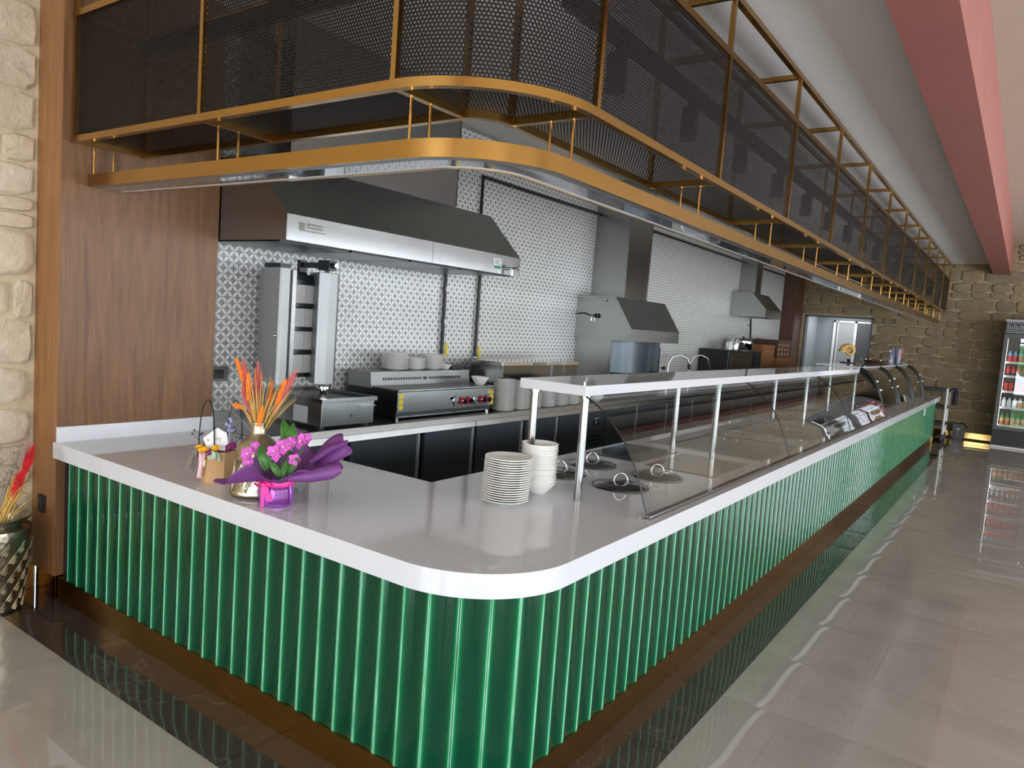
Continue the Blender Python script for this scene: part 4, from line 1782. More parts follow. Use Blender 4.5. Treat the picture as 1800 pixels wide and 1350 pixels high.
# griddle riser
P1 = stack('side_plate', 'plate', -4.0, 4.12, 1.15, 13, 0.105, 0.0155, 0.0098, 'the left stack on the griddle riser', 'plates stacked on the griddle riser')
P2 = stack('side_plate', 'plate', -3.99, 4.33, 1.15, 9, 0.092, 0.0155, 0.0098, 'the low middle stack on the griddle riser', 'plates stacked on the griddle riser')
stack('side_plate', 'plate', -3.99, 4.545, 1.15, 12, 0.098, 0.0155, 0.0098, 'the right stack on the griddle riser', 'plates stacked on the griddle riser')
b = stack('small_bowl', 'bowl', -3.98, 4.70, 1.15, 1, 0.06, 0.04, 0.01, '', 'bowls', True)
b['label'] = 'small white bowl at the right end of the griddle riser'
del b['group']
b = stack('small_bowl', 'bowl', -3.66, 4.78, 1.0505, 1, 0.075, 0.065, 0.01, '', 'bowls', True)
b['label'] = 'white bowl on the right end of the griddle hot plate'
del b['group']
# back worktop: rows of stacks between griddle and vented bay
rows = [(-3.63, 5.03, 27, 0.098, 'the tall stack beside the griddle'), (-3.65, 5.245, 22, 0.092, 'the stack second from the griddle'),
        (-3.62, 5.45, 20, 0.092, 'the stack third from the griddle'), (-3.60, 5.68, 15, 0.098, 'the stack behind the rear shelf post'),
        (-3.60, 5.91, 12, 0.092, 'the stack between the two shelf posts'), (-3.60, 6.12, 9, 0.092, 'the stack left of the front shelf post'),
        (-3.60, 6.34, 7, 0.09, 'the low stack behind the front shelf post')]
rows[0] = (-3.575, 5.015, 24, 0.095, rows[0][4])
rows = [(-3.575, yy_, n_, min(r_, 0.094), l_) for (_, yy_, n_, r_, l_) in rows]
for x, y, n, r, w in rows:
    src = stack('serving_plate', 'plate', x, y, ZK, n, r, 0.0155, 0.0112, w, 'plates stacked on the steel back worktop')
stack('oval_bowl', 'bowl', -3.58, 6.62, ZK, 5, 0.10, 0.05, 0.014, 'the bowls seen under the shelf end', 'bowls on the steel back worktop', True)
# pan lid / dark tray on the riser
mb = MB()
mb.box(-4.1, -3.95, 4.76, 4.9, 1.151, 1.185)
tag(mb.build('black_tray', M['black'], loc=(-4.02, 4.83, 1.151), smooth=0, bevel=0.004), 'small black tray at the right end of the griddle riser', 'tray')
# ------------------------------------------------------------------ shelf with curved glass over the worktop
SX0, SX1, SY0, SY1 = -1.89, -1.54, 2.775, 9.13
sh = thing('serving_shelf', 'long white shelf on steel posts with curved glass panes over the worktop', 'shelf', (-1.7, SY0, TZ1))
mb = MB()
mb.box(SX0, SX1, SY0, SY1, 1.295, 1.34)
mb.build('board', M['quartz'], sh, smooth=0, bevel=0.0015)
po = None
for y in (2.82, 4.53, 6.82, 9.07):
    for x in (-1.567, -1.835):
        if po is None:
            mb = MB()
            mb.tube([(x, y, TZ1 + 0.0005), (x, y, 1.2945)], 0.0185, 18)
            mb.tube([(x, y, 1.28), (x, y, 1.2947)], 0.024, 18)
            po = mb.build('post', M['steel_v'], sh, smooth=40)
            u0 = (x, y)
        else:
            inst(po, sh, ORG[sh.name] + Vector((x - u0[0], y - u0[1], 0)))
GP = [(-1.547, 1.295), (-1.50, 1.268), (-1.458, 1.238), (-1.40, 1.186), (-1.345, 1.125), (-1.308, 1.065), (-1.28, 1.01), (-1.257, 0.955), (-1.238, 0.90), (-1.212, 0.832)]


def crv(t):
    t = max(0, min(0.99999, t)) * (len(GP) - 1)
    i = int(t)
    f = t - i
    a, b = GP[max(i - 1, 0)], GP[i]
    c, d = GP[i + 1], GP[min(i + 2, len(GP) - 1)]

    def cr_(p0, p1, p2, p3):
        return 0.5 * (2 * p1 + (p2 - p0) * f + (2 * p0 - 5 * p1 + 4 * p2 - p3) * f * f + (3 * p1 - p0 - 3 * p2 + p3) * f ** 3)
    return cr_(a[0], b[0], c[0], d[0]), cr_(a[1], b[1], c[1], d[1])


seams = [2.785, 5.02, 7.10, 9.12]
for a, b in zip(seams, seams[1:]):
    mb = MB()
    mb.grid(lambda u, v: (crv(v)[0], a + 0.004 + (b - a - 0.008) * u, crv(v)[1]), 4, 24)
    gp = mb.build('glass_pane', M['glass'], sh, smooth=60, recalc=False)
    mb = MB()
    for yy in (a + 0.003, b - 0.003):
        mb.tube([(crv(i / 20)[0], yy, crv(i / 20)[1]) for i in range(21)], 0.0038, 6)
    mb.build('edge_seal', M['black'], gp, smooth=50)
mb = MB()
mb.box(-1.225, -1.19, SY0, SY1 + 0.01, TZ1 + 0.0005, TZ1 + 0.016)
mb.build('bottom_rail', M['steel_v'], sh, smooth=0, bevel=0.004)
mb = MB()
mb.tube([(-1.235, SY0 - 0.012, TZ1 + 0.001), (-1.235, SY0 - 0.012, TZ1 + 0.01)], 0.006, 8)
mb.tube([(-1.195, SY0 - 0.018, TZ1 + 0.001), (-1.195, SY0 - 0.018, TZ1 + 0.008)], 0.005, 8)
mb.tube([(-1.60, 2.86, 1.3405), (-1.60, 2.86, 1.349)], 0.005, 8)
mb.build('bolt', M['chrome'], sh)

# hot plates flush in the worktop
for lab, x0, x1, y0, y1, mt in (('dark grey glass hot plate nearer the kitchen, behind the pot lids', -2.15, -1.79, 3.93, 4.51, 'cooktop'),
                                ('dark glass hot plate with painted brown reflection nearer the curved glass, behind the pot lids', -1.735, -1.325, 3.90, 4.50, 'brown_gloss')):
    mb = MB()
    mb.box(x0, x1, y0, y1, TZ1 + 0.0005, TZ1 + 0.004)
    tag(mb.build('hot_plate', M[mt], loc=((x0 + x1) / 2, (y0 + y1) / 2, TZ1), smooth=0, bevel=0.0015), lab, 'hot plate')
# cold well with gastronorm covers
cw = thing('cold_well', 'stainless cold well sunk in the worktop behind the curved glass', 'counter well', (-1.7, 6.8, TZ0 + 0.02))
mb = MB()
mb.box(WX0 + 0.001, WX1 - 0.001, WY0 + 0.001, WY1 - 0.001, TZ0 + 0.001, TZ0 + 0.006)
mb.box(WX0 + 0.001, WX0 + 0.006, WY0 + 0.001, WY1 - 0.001, TZ0 + 0.006, TZ1 + 0.002)
mb.box(WX1 - 0.006, WX1 - 0.001, WY0 + 0.001, WY1 - 0.001, TZ0 + 0.006, TZ1 + 0.002)
mb.build('tub', M['steel'], cw, smooth=0)
mb = MB()
for y in (WY0 + 0.001, WY1 - 0.031):
    mb.box(WX0 + 0.006, WX1 - 0.006, y, y + 0.03, TZ0 + 0.006, TZ1 + 0.003)
for y in (6.0, 7.35):
    mb.box(WX0 + 0.006, WX1 - 0.006, y - 0.02, y + 0.02, TZ0 + 0.006, TZ1 + 0.006)
mb.build('divider', M['steel_v'], cw, smooth=0, bevel=0.002)
mb = MB()
for a, b in ((4.75, 5.96), (6.04, 7.31), (7.39, 8.97)):
    mb.box(WX0 + 0.02, WX1 - 0.03, a, b, TZ0 + 0.02, TZ0 + 0.03)
mb.build('pan_cover', M['steel_dark'], cw, smooth=0, bevel=0.003)
mb = MB()
for (x, y) in ((-1.85, 5.75), (-1.8, 7.05), (-1.75, 8.4)):
    mb.tube([(x - 0.05, y, TZ0 + 0.03), (x - 0.04, y, TZ0 + 0.06), (x + 0.04, y, TZ0 + 0.06), (x + 0.05, y, TZ0 + 0.03)], 0.007, 8)
mb.build('cover_handle', M['chrome'], cw)
# four pot lids in the bain marie openings
for lab, x, y in (('steel pot lid in the worktop, nearest the plates on the kitchen side', -1.925, 3.255), ('steel pot lid behind the front post, kitchen side, next to the dark hot plate', -1.94, 3.63),
                  ('steel pot lid nearest the front edge of the curved glass', -1.57, 3.25), ('steel pot lid under the curved glass next to the brown-reflecting hot plate', -1.55, 3.645)):
    l = thing('pot_lid', lab, 'pot lid', (x, y, TZ1), 'steel pot lids set in the worktop')
    mb = MB()
    mb.lathe([(0.139, 0.0005), (0.142, 0.003), (0.139, 0.0075), (0.128, 0.006), (0.122, 0.010), (0.10, 0.017), (0.05, 0.024), (0, 0.026)], x, y, TZ1, 36)
    mb.build('cover', M['steel_polish'], l, smooth=50)
    mb = MB()
    mb.tube([(x + 0.034 * math.cos(t) * 0.816, y + 0.034 * math.cos(t) * 0.577, TZ1 + 0.022 + 0.046 * math.sin(t)) for t in [PI * i / 12 for i in range(13)]], 0.0042, 8)
    mb.ball((x + 0.0277, y + 0.0196, TZ1 + 0.023), 0.008, 8, 5)
    mb.ball((x - 0.0277, y - 0.0196, TZ1 + 0.023), 0.008, 8, 5)
    mb.build('handle', M['chrome'], l, smooth=50)

# ------------------------------------------------------------------ refrigerated display at the far end
dc = thing('display_case', 'far refrigerated display with curved glass and four black ribs', 'display case', (-1.8, 12.4, TZ1))
DY0, DY1, DZT = 10.15, 14.72, 1.335
mb = MB()
mb.box(-2.24, -1.70, DY0, DY1, DZT - 0.022, DZT)
mb.build('top_board', M['quartz'], dc, smooth=0, bevel=0.002)
DPF = [(-1.71, 1.312), (-1.65, 1.285), (-1.585, 1.235), (-1.53, 1.165), (-1.485, 1.08), (-1.45, 0.98), (-1.425, 0.90), (-1.41, TZ1 + 0.002)]


def dcv(t):
    t = max(0, min(0.99999, t)) * (len(DPF) - 1)
    i = int(t)
    f = t - i
    return DPF[i][0] + (DPF[i + 1][0] - DPF[i][0]) * f, DPF[i][1] + (DPF[i + 1][1] - DPF[i][1]) * f


for y in (DY0 + 0.02, 11.65, 13.2, DY1 - 0.02):
    mb = MB()
    mb.tube([(dcv(i / 21)[0], y, dcv(i / 21)[1]) for i in range(22)], 0.026, 8)
    rb = mb.build('rib', M['black'], dc, smooth=50)
    if y != 13.2:
        mb = MB()
        for t in (0.45, 0.62):
            c = dcv(t)
            mb.ball((c[0] + 0.02, y, c[1] + 0.02), 0.022, 8, 5)
        mb.build('catch', M['chrome'], rb)
for a, b in ((DY0 + 0.03, 11.63), (11.67, 13.18), (13.22, DY1 - 0.03)):
    mb = MB()
    mb.grid(lambda u, v: (dcv(v)[0], a + (b - a) * u, dcv(v)[1]), 2, 14)
    mb.build('glass_pane', M['glass'], dc, smooth=60, recalc=False)
mb = MB()
mb.box(-2.2, -2.17, DY0 + 0.03, DY1 - 0.03, TZ1 + 0.001, DZT - 0.023)
mb.build('rear_panel', M['black'], dc, smooth=0)
mb = MB()
mb.box(-2.165, -1.5, DY0 + 0.05, DY1 - 0.05, TZ1 + 0.001, TZ1 + 0.03)
mb.box(-2.165, -1.68, DY0 + 0.05, DY1 - 0.05, 1.08, 1.09)
mb.build('shelves', M['steel_dark'], dc, smooth=0)
mb = MB()
mb.box(-2.165, -1.75, DY0 + 0.008, DY0 + 0.014, TZ1 + 0.03, DZT - 0.03)
mb.build('end_glass', M['glass'], dc, smooth=0)

# ammonite ornament
am = thing('ammonite_ornament', 'golden ammonite shell ornament on a black stand on the far display', 'ornament', (-2.16, 11.78, DZT))
ax, ay, az = -2.16, 11.78, DZT + 0.175
ux, uy = 0.95, 0.31
mb = MB()
pts, rr = [], []
N = 92
for i in range(N):
    th = i / (N - 1) * 2 * PI * 2.35
    R_ = 0.102 * math.exp(-0.17 * th)
    a = PI * 1.05 - th
    rib = 1 + 0.13 * math.sin(i * 2.05) * (1 if i < 60 else 0.3)
    pts.append((ax + ux * R_ * math.cos(a), ay + uy * R_ * math.cos(a), az + R_ * math.sin(a)))
    rr.append(max(0.004, R_ * 0.5 * rib))
mb.tube(pts, rr, 12)
q = NT('golden shell')
q.set(q.ramp(q.noise(q.coord(), 45, 4, 0.7), [(0.3, lin('7a5a2c')), (0.5, lin('d9ae62')), (0.75, lin('f2dfae'))]), 0.35)
mb.build('shell', q.m, am, smooth=60)
mb = MB()
mb.box(ax - 0.10, ax + 0.10, ay - 0.05, ay + 0.05, DZT + 0.0005, DZT + 0.014)
mb.tube([(ax + 0.01, ay, DZT + 0.014), (ax + 0.01, ay, DZT + 0.06)], [0.018, 0.03], 10)
mb.build('stand', M['black'], am, smooth=30)
# serving tray
tr2 = thing('serving_tray', 'shiny round brown tray on the far display beside the ammonite', 'tray', (-2.0, 13.1, DZT))
mb = MB()
mb.lathe([(0, 0.001), (0.15, 0.001), (0.21, 0.05), (0.225, 0.055), (0.21, 0.058), (0.15, 0.012), (0, 0.012)], -2.0, 13.1, DZT, 32)
mb.build('dish', M['brown_gloss'], tr2, smooth=50)
mb = MB()
for k in range(6):
    a = k * 1.05
    mb.ball((-2.0 + 0.215 * math.cos(a), 13.1 + 0.215 * math.sin(a), DZT + 0.06), 0.018, 8, 5)
mb.build('studs', M['chrome'], tr2)
bt = thing('spray_bottle', 'clear pointed bottle beside the drinking straws on the far display', 'bottle', (-1.86, 13.62, DZT))
mb = MB()
mb.lathe([(0, 0.001), (0.052, 0.001), (0.055, 0.02), (0.055, 0.13), (0.03, 0.18), (0.014, 0.2), (0.012, 0.235), (0, 0.24)], -1.86, 13.62, DZT, 20)
q = NT('frosted bottle')
q.set(lin('b9bacb'), 0.15)
q.p.inputs['Transmission Weight'].default_value = 0.6
mb.build('body', q.m, bt, smooth=50)
mb = MB()
mb.lathe([(0.013, 0.2), (0.015, 0.2), (0.013, 0.225), (0.004, 0.25), (0, 0.25)], -1.86, 13.62, DZT, 12)
mb.build('nozzle', M['white'], bt, smooth=50)
cu_ = thing('straw_cup', 'clear cup of striped drinking straws at the far display end', 'cup', (-1.85, 14.35, DZT))
mb = MB()
mb.lathe([(0, 0.001), (0.075, 0.001), (0.085, 0.11), (0.08, 0.11), (0.07, 0.006), (0, 0.006)], -1.85, 14.35, DZT, 24)
mb.build('tumbler', M['bottle_clear'], cu_, smooth=50)
rn = random.Random(4)
cols = [M['white'], M['coral'], M['lilac'], plain('blue straw', '5a78b8', 0.4)]
for k in range(16):
    a, r0, r1 = rn.uniform(0, 6.28), rn.uniform(0, 0.05), rn.uniform(0.03, 0.11)
    mb = MB()
    mb.tube([(-1.85 + r0 * math.cos(a), 14.35 + r0 * math.sin(a), DZT + 0.012), (-1.85 + r1 * math.cos(a), 14.35 + r1 * math.sin(a), DZT + rn.uniform(0.24, 0.29))], 0.008, 6)
    mb.build('straw', cols[k % 4], cu_)
dk2 = MB()
dk2.lathe([(0, 0.001), (0.04, 0.001), (0.04, 0.10), (0, 0.10)], -1.87, 13.98, DZT, 16)
tag(dk2.build('black_canister', M['black'], loc=(-1.87, 13.98, DZT), smooth=40), 'small black canister left of the drinking straws', 'canister')

# ------------------------------------------------------------------ metal vase with dried grasses on the worktop
VX, VY = -2.50, 1.82
va = thing('metal_vase', 'antique nickel bell-shaped vase with embossed zigzag base holding dyed grasses', 'vase', (VX, VY, TZ1))
mb = MB()
mb.lathe([(0, 0.001), (0.098, 0.001), (0.104, 0.008), (0.1045, 0.016), (0.100, 0.03), (0.094, 0.07), (0.0875, 0.11), (0.083, 0.143), (0.0845, 0.147),
          (0.0845, 0.151), (0.082, 0.155), (0.0825, 0.19), (0.079, 0.20), (0.066, 0.217), (0.045, 0.235), (0.031, 0.245), (0.028, 0.252), (0.0285, 0.287), (0.0325, 0.29),
          (0.0325, 0.295), (0.027, 0.295), (0.024, 0.25), (0.0, 0.22)], VX, VY, TZ1, 44)
mb.build('body', M['vase_metal'], va, smooth=50)


def zig(cx, cy, z0, z1, rfn, n, wid, t, rings=2):
    m = MB()
    for k in range(n):
        for q_ in range(rings):
            f = 1 - 0.38 * q_
            zc = (z0 + z1) / 2
            hw, hh = PI / n * f * 0.95, (z1 - z0) / 2 * f
            for up in (1, -1):
                pts = []
                for s_ in range(-4, 5):
                    a = 2 * PI * (k + (0.5 if up < 0 else 0)) / n + hw * s_ / 4
                    z = zc + up * (hh - 2 * hh * abs(s_) / 4 * 0.95) * 0.98
                    r = rfn(z)
                    pts.append((cx + r * math.cos(a), cy + r * math.sin(a), z))
                m.tube(pts, t, 5)
    return m


mb = MB()
mb.lathe([(0.1012, 0.024), (0.1014, 0.026), (0.0951, 0.07), (0.0886, 0.11), (0.0842, 0.140), (0.0838, 0.142)], VX, VY, TZ1, 44)
mb.build('recessed_band', M['vase_dark'], va, smooth=60)
zg = zig(VX, VY, TZ1 + 0.022, TZ1 + 0.14, lambda z: 0.1015 - (z - TZ1 - 0.022) * 0.153, 9, 0.03, 0.003, 3)
zg.build('embossing', M['vase_metal'], va)


def bend(p0, p1, sag, n=8):
    p0, p1 = Vector(p0), Vector(p1)
    out = []
    for i in range(n + 1):
        t = i / n
        q_ = p0.lerp(p1, t)
        q_ += Vector((sag[0], sag[1], sag[2])) * (t * t)
        out.append(q_)
    return out


def wheat_ear(m, base, tip, r=0.011, n=26, awn=True):
    base, tip = Vector(base), Vector(tip)
    ax_ = (tip - base)
    L = ax_.length
    ax_.normalize()
    rot = ax_.to_track_quat('Z', 'Y').to_matrix()
    for i in range(n):
        t = i / (n - 1)
        a = i * 2.4
        rr_ = r * (0.55 + 0.6 * math.sin(PI * min(1, 0.15 + t * 0.85)))
        c = base + ax_ * (L * t) + rot @ Vector((rr_ * 0.55 * math.cos(a), rr_ * 0.55 * math.sin(a), 0))
        m.ball(c, 0.0065, 6, 4, rot, 0.75, 0.75, 1.5)


def plume(m, base, tip, r, n, seed, thin=0.0011):
    rr_ = random.Random(seed)
    base, tip = Vector(base), Vector(tip)
    for i in range(n):
        t = rr_.uniform(0.0, 0.92)
        c = base.lerp(tip, t)
        d = (tip - base).normalized() * rr_.uniform(0.05, 0.1) + Vector((rr_.uniform(-1, 1), rr_.uniform(-1, 1), rr_.uniform(-0.3, 0.3))) * r * (0.35 + math.sin(PI * min(1, t + 0.1)) * 0.8)
        m.tube([c, c + d * 0.6, c + d], [thin, thin, thin * 0.3], 3, caps=False)


# view-facing side directions in plan: right and away
RT = Vector((0.816, 0.577, 0))
vb = Vector((VX, VY, TZ1 + 0.285))


def VP(dx, dz, dd=0.0):
    """offset right dx, up dz from the vase mouth"""
    return vb + RT * dx + Vector((-0.577, 0.816, 0)) * dd + Vector((0, 0, dz))


ears = [((-0.105, 0.255), (-0.065, 0.15), 0.01), ((-0.045, 0.20), (-0.04, 0.105), -0.02), ((0.10, 0.185), (0.07, 0.09), -0.01), ((0.035, 0.17), (0.028, 0.09), 0.03), ((0.018, 0.075), (0.006, 0.0), -0.025), ((-0.098, 0.075), (-0.062, 0.068), -0.02)]
for tip, base, dd in ears:
    mb = MB()
    B_, T_ = VP(base[0], base[1], dd), VP(tip[0], tip[1], dd)
    wheat_ear(mb, B_, T_, 0.010, 34 if abs(tip[1] - base[1]) > 0.05 else 12)
    e_ = mb.build('wheat_ear', M['orange'], va, smooth=60)
    mb = MB()
    mb.tube([VP(base[0] * 0.12, -0.04, dd * 0.2), VP(base[0] * 0.55, base[1] * 0.5, dd * 0.6), B_], 0.0017, 5)
    mb.build('stalk', M['straw'], e_)
for (tip, base, dd, s_) in (((-0.062, 0.185), (-0.03, 0.045), 0.01, 1), ((-0.02, 0.175), (-0.018, 0.05), 0.02, 2), ((0.11, 0.17), (0.045, 0.04), 0.0, 3), ((0.085, 0.14), (0.04, 0.03), 0.03, 4), ((-0.05, 0.09), (-0.028, 0.02), 0.0, 5)):
    mb = MB()
    plume(mb, VP(base[0], base[1], dd), VP(tip[0], tip[1], dd), 0.015, 300, s_, 0.0012)
    pl = mb.build('coral_plume', M['coral'], va)
    mb = MB()
    mb.tube([VP(base[0] * 0.1, -0.04), VP(base[0], base[1], dd), VP(tip[0], tip[1], dd)], 0.0015, 5)
    mb.build('stalk', M['coral'], pl)
mb = MB()
rn = random.Random(8)
for i in range(46):
    dx = rn.uniform(-0.07, 0.11)
    h_ = rn.uniform(0.10, 0.24)
    dd = rn.uniform(-0.05, 0.05)
    mb.tube(bend(VP(dx * 0.1, -0.05, dd * 0.1), VP(dx, h_, dd), (RT.x * dx * 0.3, RT.y * dx * 0.3, -abs(dx) * 0.15)), [0.0022] * 6 + [0.0016, 0.001, 0.0005], 4, caps=False)
stuff(mb.build('straw_stems', M['straw'], va))
mb = MB()
for tip, s_ in (((0.165, 0.155), 0), ((-0.21, 0.12), 1), ((-0.13, 0.14), 2), ((0.06, 0.25), 3), ((0.035, 0.245), 4), ((-0.15, 0.055), 5), ((0.13, 0.21), 6)):
    mb.tube(bend(VP(tip[0] * 0.08, -0.05), VP(tip[0], tip[1] + 0.05, 0.02), (0, 0, -0.05)), [0.0014] * 6 + [0.001, 0.0007, 0.0004], 4, caps=False)
mb.build('grass_blades', M['pampas'], va)

# ------------------------------------------------------------------ orchid in purple paper
OX, OY = -2.325, 1.785
orc = thing('orchid_pot', 'magenta orchid in a violet foil pot wrapped with purple paper and pink ribbon', 'potted flower', (OX, OY, TZ1))


def OP(dx, dz, dd=0.0):
    return Vector((OX, OY, TZ1)) + RT * dx + Vector((-0.577, 0.816, 0)) * dd + Vector((0, 0, dz))


mb = MB()
rn = random.Random(5)
ph = [rn.uniform(0, 6) for _ in range(4)]
mb.lathe([(0, 0.001), (0.054, 0.001), (0.060, 0.006), (0.064, 0.03), (0.063, 0.06), (0.058, 0.082), (0.056, 0.10), (0, 0.10)], OX, OY, TZ1, 40,
         lambda a, h: 1 + 0.035 * math.sin(9 * a + ph[0]) + 0.03 * math.sin(5 * a + ph[1] + h * 20))
mb.build('foil_pot', M['purple_foil'], orc, smooth=40)
q = plain('dark purple foil', '7a3a86', 0.3, 0.2, 0.15, 10)
mb = MB()
for a0, a1 in ((-0.5, 0.75), (2.0, 2.7), (-1.9, -1.55)):
    mb.grid(lambda u, v: (OX + (0.0665 - 0.004 * v) * math.cos(a0 + (a1 - a0) * u - 0.55), OY + (0.0665 - 0.004 * v) * math.sin(a0 + (a1 - a0) * u - 0.55), TZ1 + 0.012 + 0.072 * v), 8, 3)
mb.build('foil_fold', q, orc, smooth=60, solid=0.001)
mb = MB()
mb.lathe([(0.0625, 0.078), (0.0655, 0.082), (0.0655, 0.096), (0.0625, 0.10)], OX, OY, TZ1, 36)
bx = OP(-0.03, 0.088, -0.066)
for s_ in (-1, 1):
    mb.tube([bx, bx + RT * s_ * 0.02 + Vector((0, 0, 0.014)), bx + RT * s_ * 0.034 + Vector((0, 0, 0.004)), bx + RT * s_ * 0.02 + Vector((0, 0, -0.008)), bx], [0.005, 0.009, 0.011, 0.009, 0.005], 8, sq=0.35)
mb.ball(bx, 0.009, 8, 6)
mb.grid(lambda u, v: bx + RT * (0.004 + 0.022 * (u - 0.5) + 0.022 * v) + Vector((0.3 * 0.577, -0.3 * 0.816, 0)) * 0.01 + Vector((0, 0, -0.062 * v)), 3, 6)
mb.grid(lambda u, v: bx + RT * (-0.002 + 0.012 * (u - 0.5) + 0.002 * v) + Vector((0.3 * 0.577, -0.3 * 0.816, 0)) * 0.012 + Vector((0, 0, -0.085 * v)), 3, 6)
mb.build('ribbon', M['pink'], orc, smooth=60)
# paper collar: flares from the pot neck into irregular wings (dx, dz, dd of the rim)
rim = [(-0.23, 0.075, -0.02), (-0.17, 0.10, -0.10), (-0.085, 0.155, -0.11), (0.0, 0.135, -0.125), (0.075, 0.135, -0.12), (0.15, 0.16, -0.09), (0.235, 0.145, -0.03), (0.245, 0.175, 0.02),
       (0.262, 0.245, 0.06), (0.2, 0.265, 0.10), (0.11, 0.20, 0.12), (0.04, 0.275, 0.11), (-0.02, 0.255, 0.11), (-0.065, 0.20, 0.03), (-0.13, 0.13, 0.005), (-0.2, 0.085, 0.01)]
NR = len(rim)


def rimp(u):
    t = (u % 1.0) * NR
    i = int(t)
    f = t - i
    P = [rim[(i + k) % NR] for k in (-1, 0, 1, 2)]
    o_ = []
    for c in range(3):
        p0, p1, p2, p3 = (p[c] for p in P)
        o_.append(0.5 * (2 * p1 + (p2 - p0) * f + (2 * p0 - 5 * p1 + 4 * p2 - p3) * f * f + (3 * p1 - p0 - 3 * p2 + p3) * f ** 3))
    return o_


def collar(u, v):
    r_ = rimp(u)
    a = math.atan2(r_[2], r_[0])
    st = (0.050 * math.cos(a), 0.094, 0.050 * math.sin(a))
    w = v ** 1.15
    dz = st[1] + (r_[1] - st[1]) * (v ** 1.5) + 0.012 * math.sin(u * 2 * PI * 7 + v * 2) * v
    wr = 1 + 0.05 * math.sin(u * 2 * PI * 13) * v
    return OP(st[0] + (r_[0] * wr - st[0]) * w, dz, st[2] + (r_[2] * wr - st[2]) * w)


mb = MB()
mb.grid(collar, 120, 14)
mb.build('wrapping_paper', M['purple'], orc, smooth=70, solid=0.0012, recalc=False)
# curled right wing roll
mb = MB()
mb.tube([OP(0.07, 0.125, -0.09), OP(0.15, 0.135, -0.07), OP(0.215, 0.15, -0.035), OP(0.238, 0.158, -0.01)], [0.012, 0.024, 0.03, 0.022], 12)
mb.tube([OP(0.12, 0.17, 0.03), OP(0.19, 0.225, 0.045), OP(0.255, 0.255, 0.06)], [0.03, 0.032, 0.016], 12, sq=0.45)
mb.build('paper_roll', M['purple'], orc, smooth=60)


def leaf(m, a, b, w, tilt=(0, 0, 1)):
    a, b = Vector(a), Vector(b)
    d = b - a
    s_ = d.cross(Vector(tilt))
    if s_.length < 1e-6:
        s_ = Vector((1, 0, 0))
    s_.normalize()
    n_ = s_.cross(d).normalized()
    m.grid(lambda u, v: a + d * v + s_ * ((u - 0.5) * 2 * w * math.sin(PI * min(1, max(0.0, v * 0.94 + 0.05))) ** 0.8) + n_ * (w * 0.5 * (abs(u - 0.5) * 2) ** 2 - 0.12 * d.length * math.sin(PI * v)), 6, 10)


for a, b, w, dd in (((0.045, 0.20), (0.018, 0.335), 0.024, 0.0), ((0.045, 0.21), (0.062, 0.325), 0.021, -0.015), ((-0.025, 0.14), (-0.055, 0.235), 0.024, -0.04), ((0.03, 0.12), (-0.01, 0.185), 0.014, -0.06), ((0.05, 0.13), (0.095, 0.20), 0.016, -0.05), ((0.03, 0.11), (0.055, 0.19), 0.012, -0.06)):
    mb = MB()
    leaf(mb, OP(a[0], a[1], dd), OP(b[0], b[1], dd - 0.01), w, (0.577, -0.816, 0.15))
    mb.build('leaf', M['leaf'], orc, smooth=60, solid=0.0016, recalc=False)
mb = MB()
for dx, top_, dd in ((0.045, 0.21, 0), (-0.06, 0.20, -0.02), (0.03, 0.23, -0.03), (0.10, 0.25, 0.0)):
    mb.tube([OP(dx * 0.3, 0.10, dd), OP(dx * 0.7, 0.16, dd), OP(dx, top_, dd)], 0.0025, 6)
mb.build('stem', M['leaf'], orc)
rn = random.Random(21)
for (dx, dz, dd, sc) in ((-0.10, 0.20, -0.05, 1.0), (-0.075, 0.225, -0.03, 0.9), (-0.09, 0.17, -0.06, 0.9), (0.0, 0.215, -0.05, 1.0), (0.03, 0.235, -0.04, 1.15), (0.05, 0.245, -0.03, 1.0), (0.09, 0.255, -0.02, 1.15), (0.11, 0.265, -0.01, 0.9), (0.08, 0.19, -0.05, 0.9), (0.015, 0.20, -0.06, 0.8)):
    c = OP(dx, dz, dd)
    fd = Vector((0.577 + rn.uniform(-0.5, 0.5), -0.816 + rn.uniform(-0.4, 0.4), rn.uniform(-0.1, 0.5))).normalized()
    rot = fd.to_track_quat('Z', 'Y').to_matrix()
    mb = MB()
    for k in range(5):
        a = k * 2 * PI / 5 + rn.uniform(-0.2, 0.2)
        dirv = rot @ Vector((math.cos(a), math.sin(a), 0.25))
        leaf(mb, c, c + dirv * 0.029 * sc, 0.0125 * sc, fd)
    fl = mb.build('flower', M['orchid'], orc, smooth=60, solid=0.0008, recalc=False)
    mb = MB()
    mb.ball(c + fd * 0.004, 0.0045 * sc, 8, 6)
    mb.build('lip', M['pale_pink'], fl)

# ------------------------------------------------------------------ kraft paper flower bag
BGX, BGY = -2.776, 1.813
bg = thing('flower_bag', 'kraft paper gift bag of dried flowers with black handles and pink ribbon', 'gift bag', (BGX, BGY, TZ1))


def BP(dx, dz, dd=0.0):
    return Vector((BGX, BGY, TZ1)) + RT * dx + Vector((-0.577, 0.816, 0)) * dd + Vector((0, 0, dz))


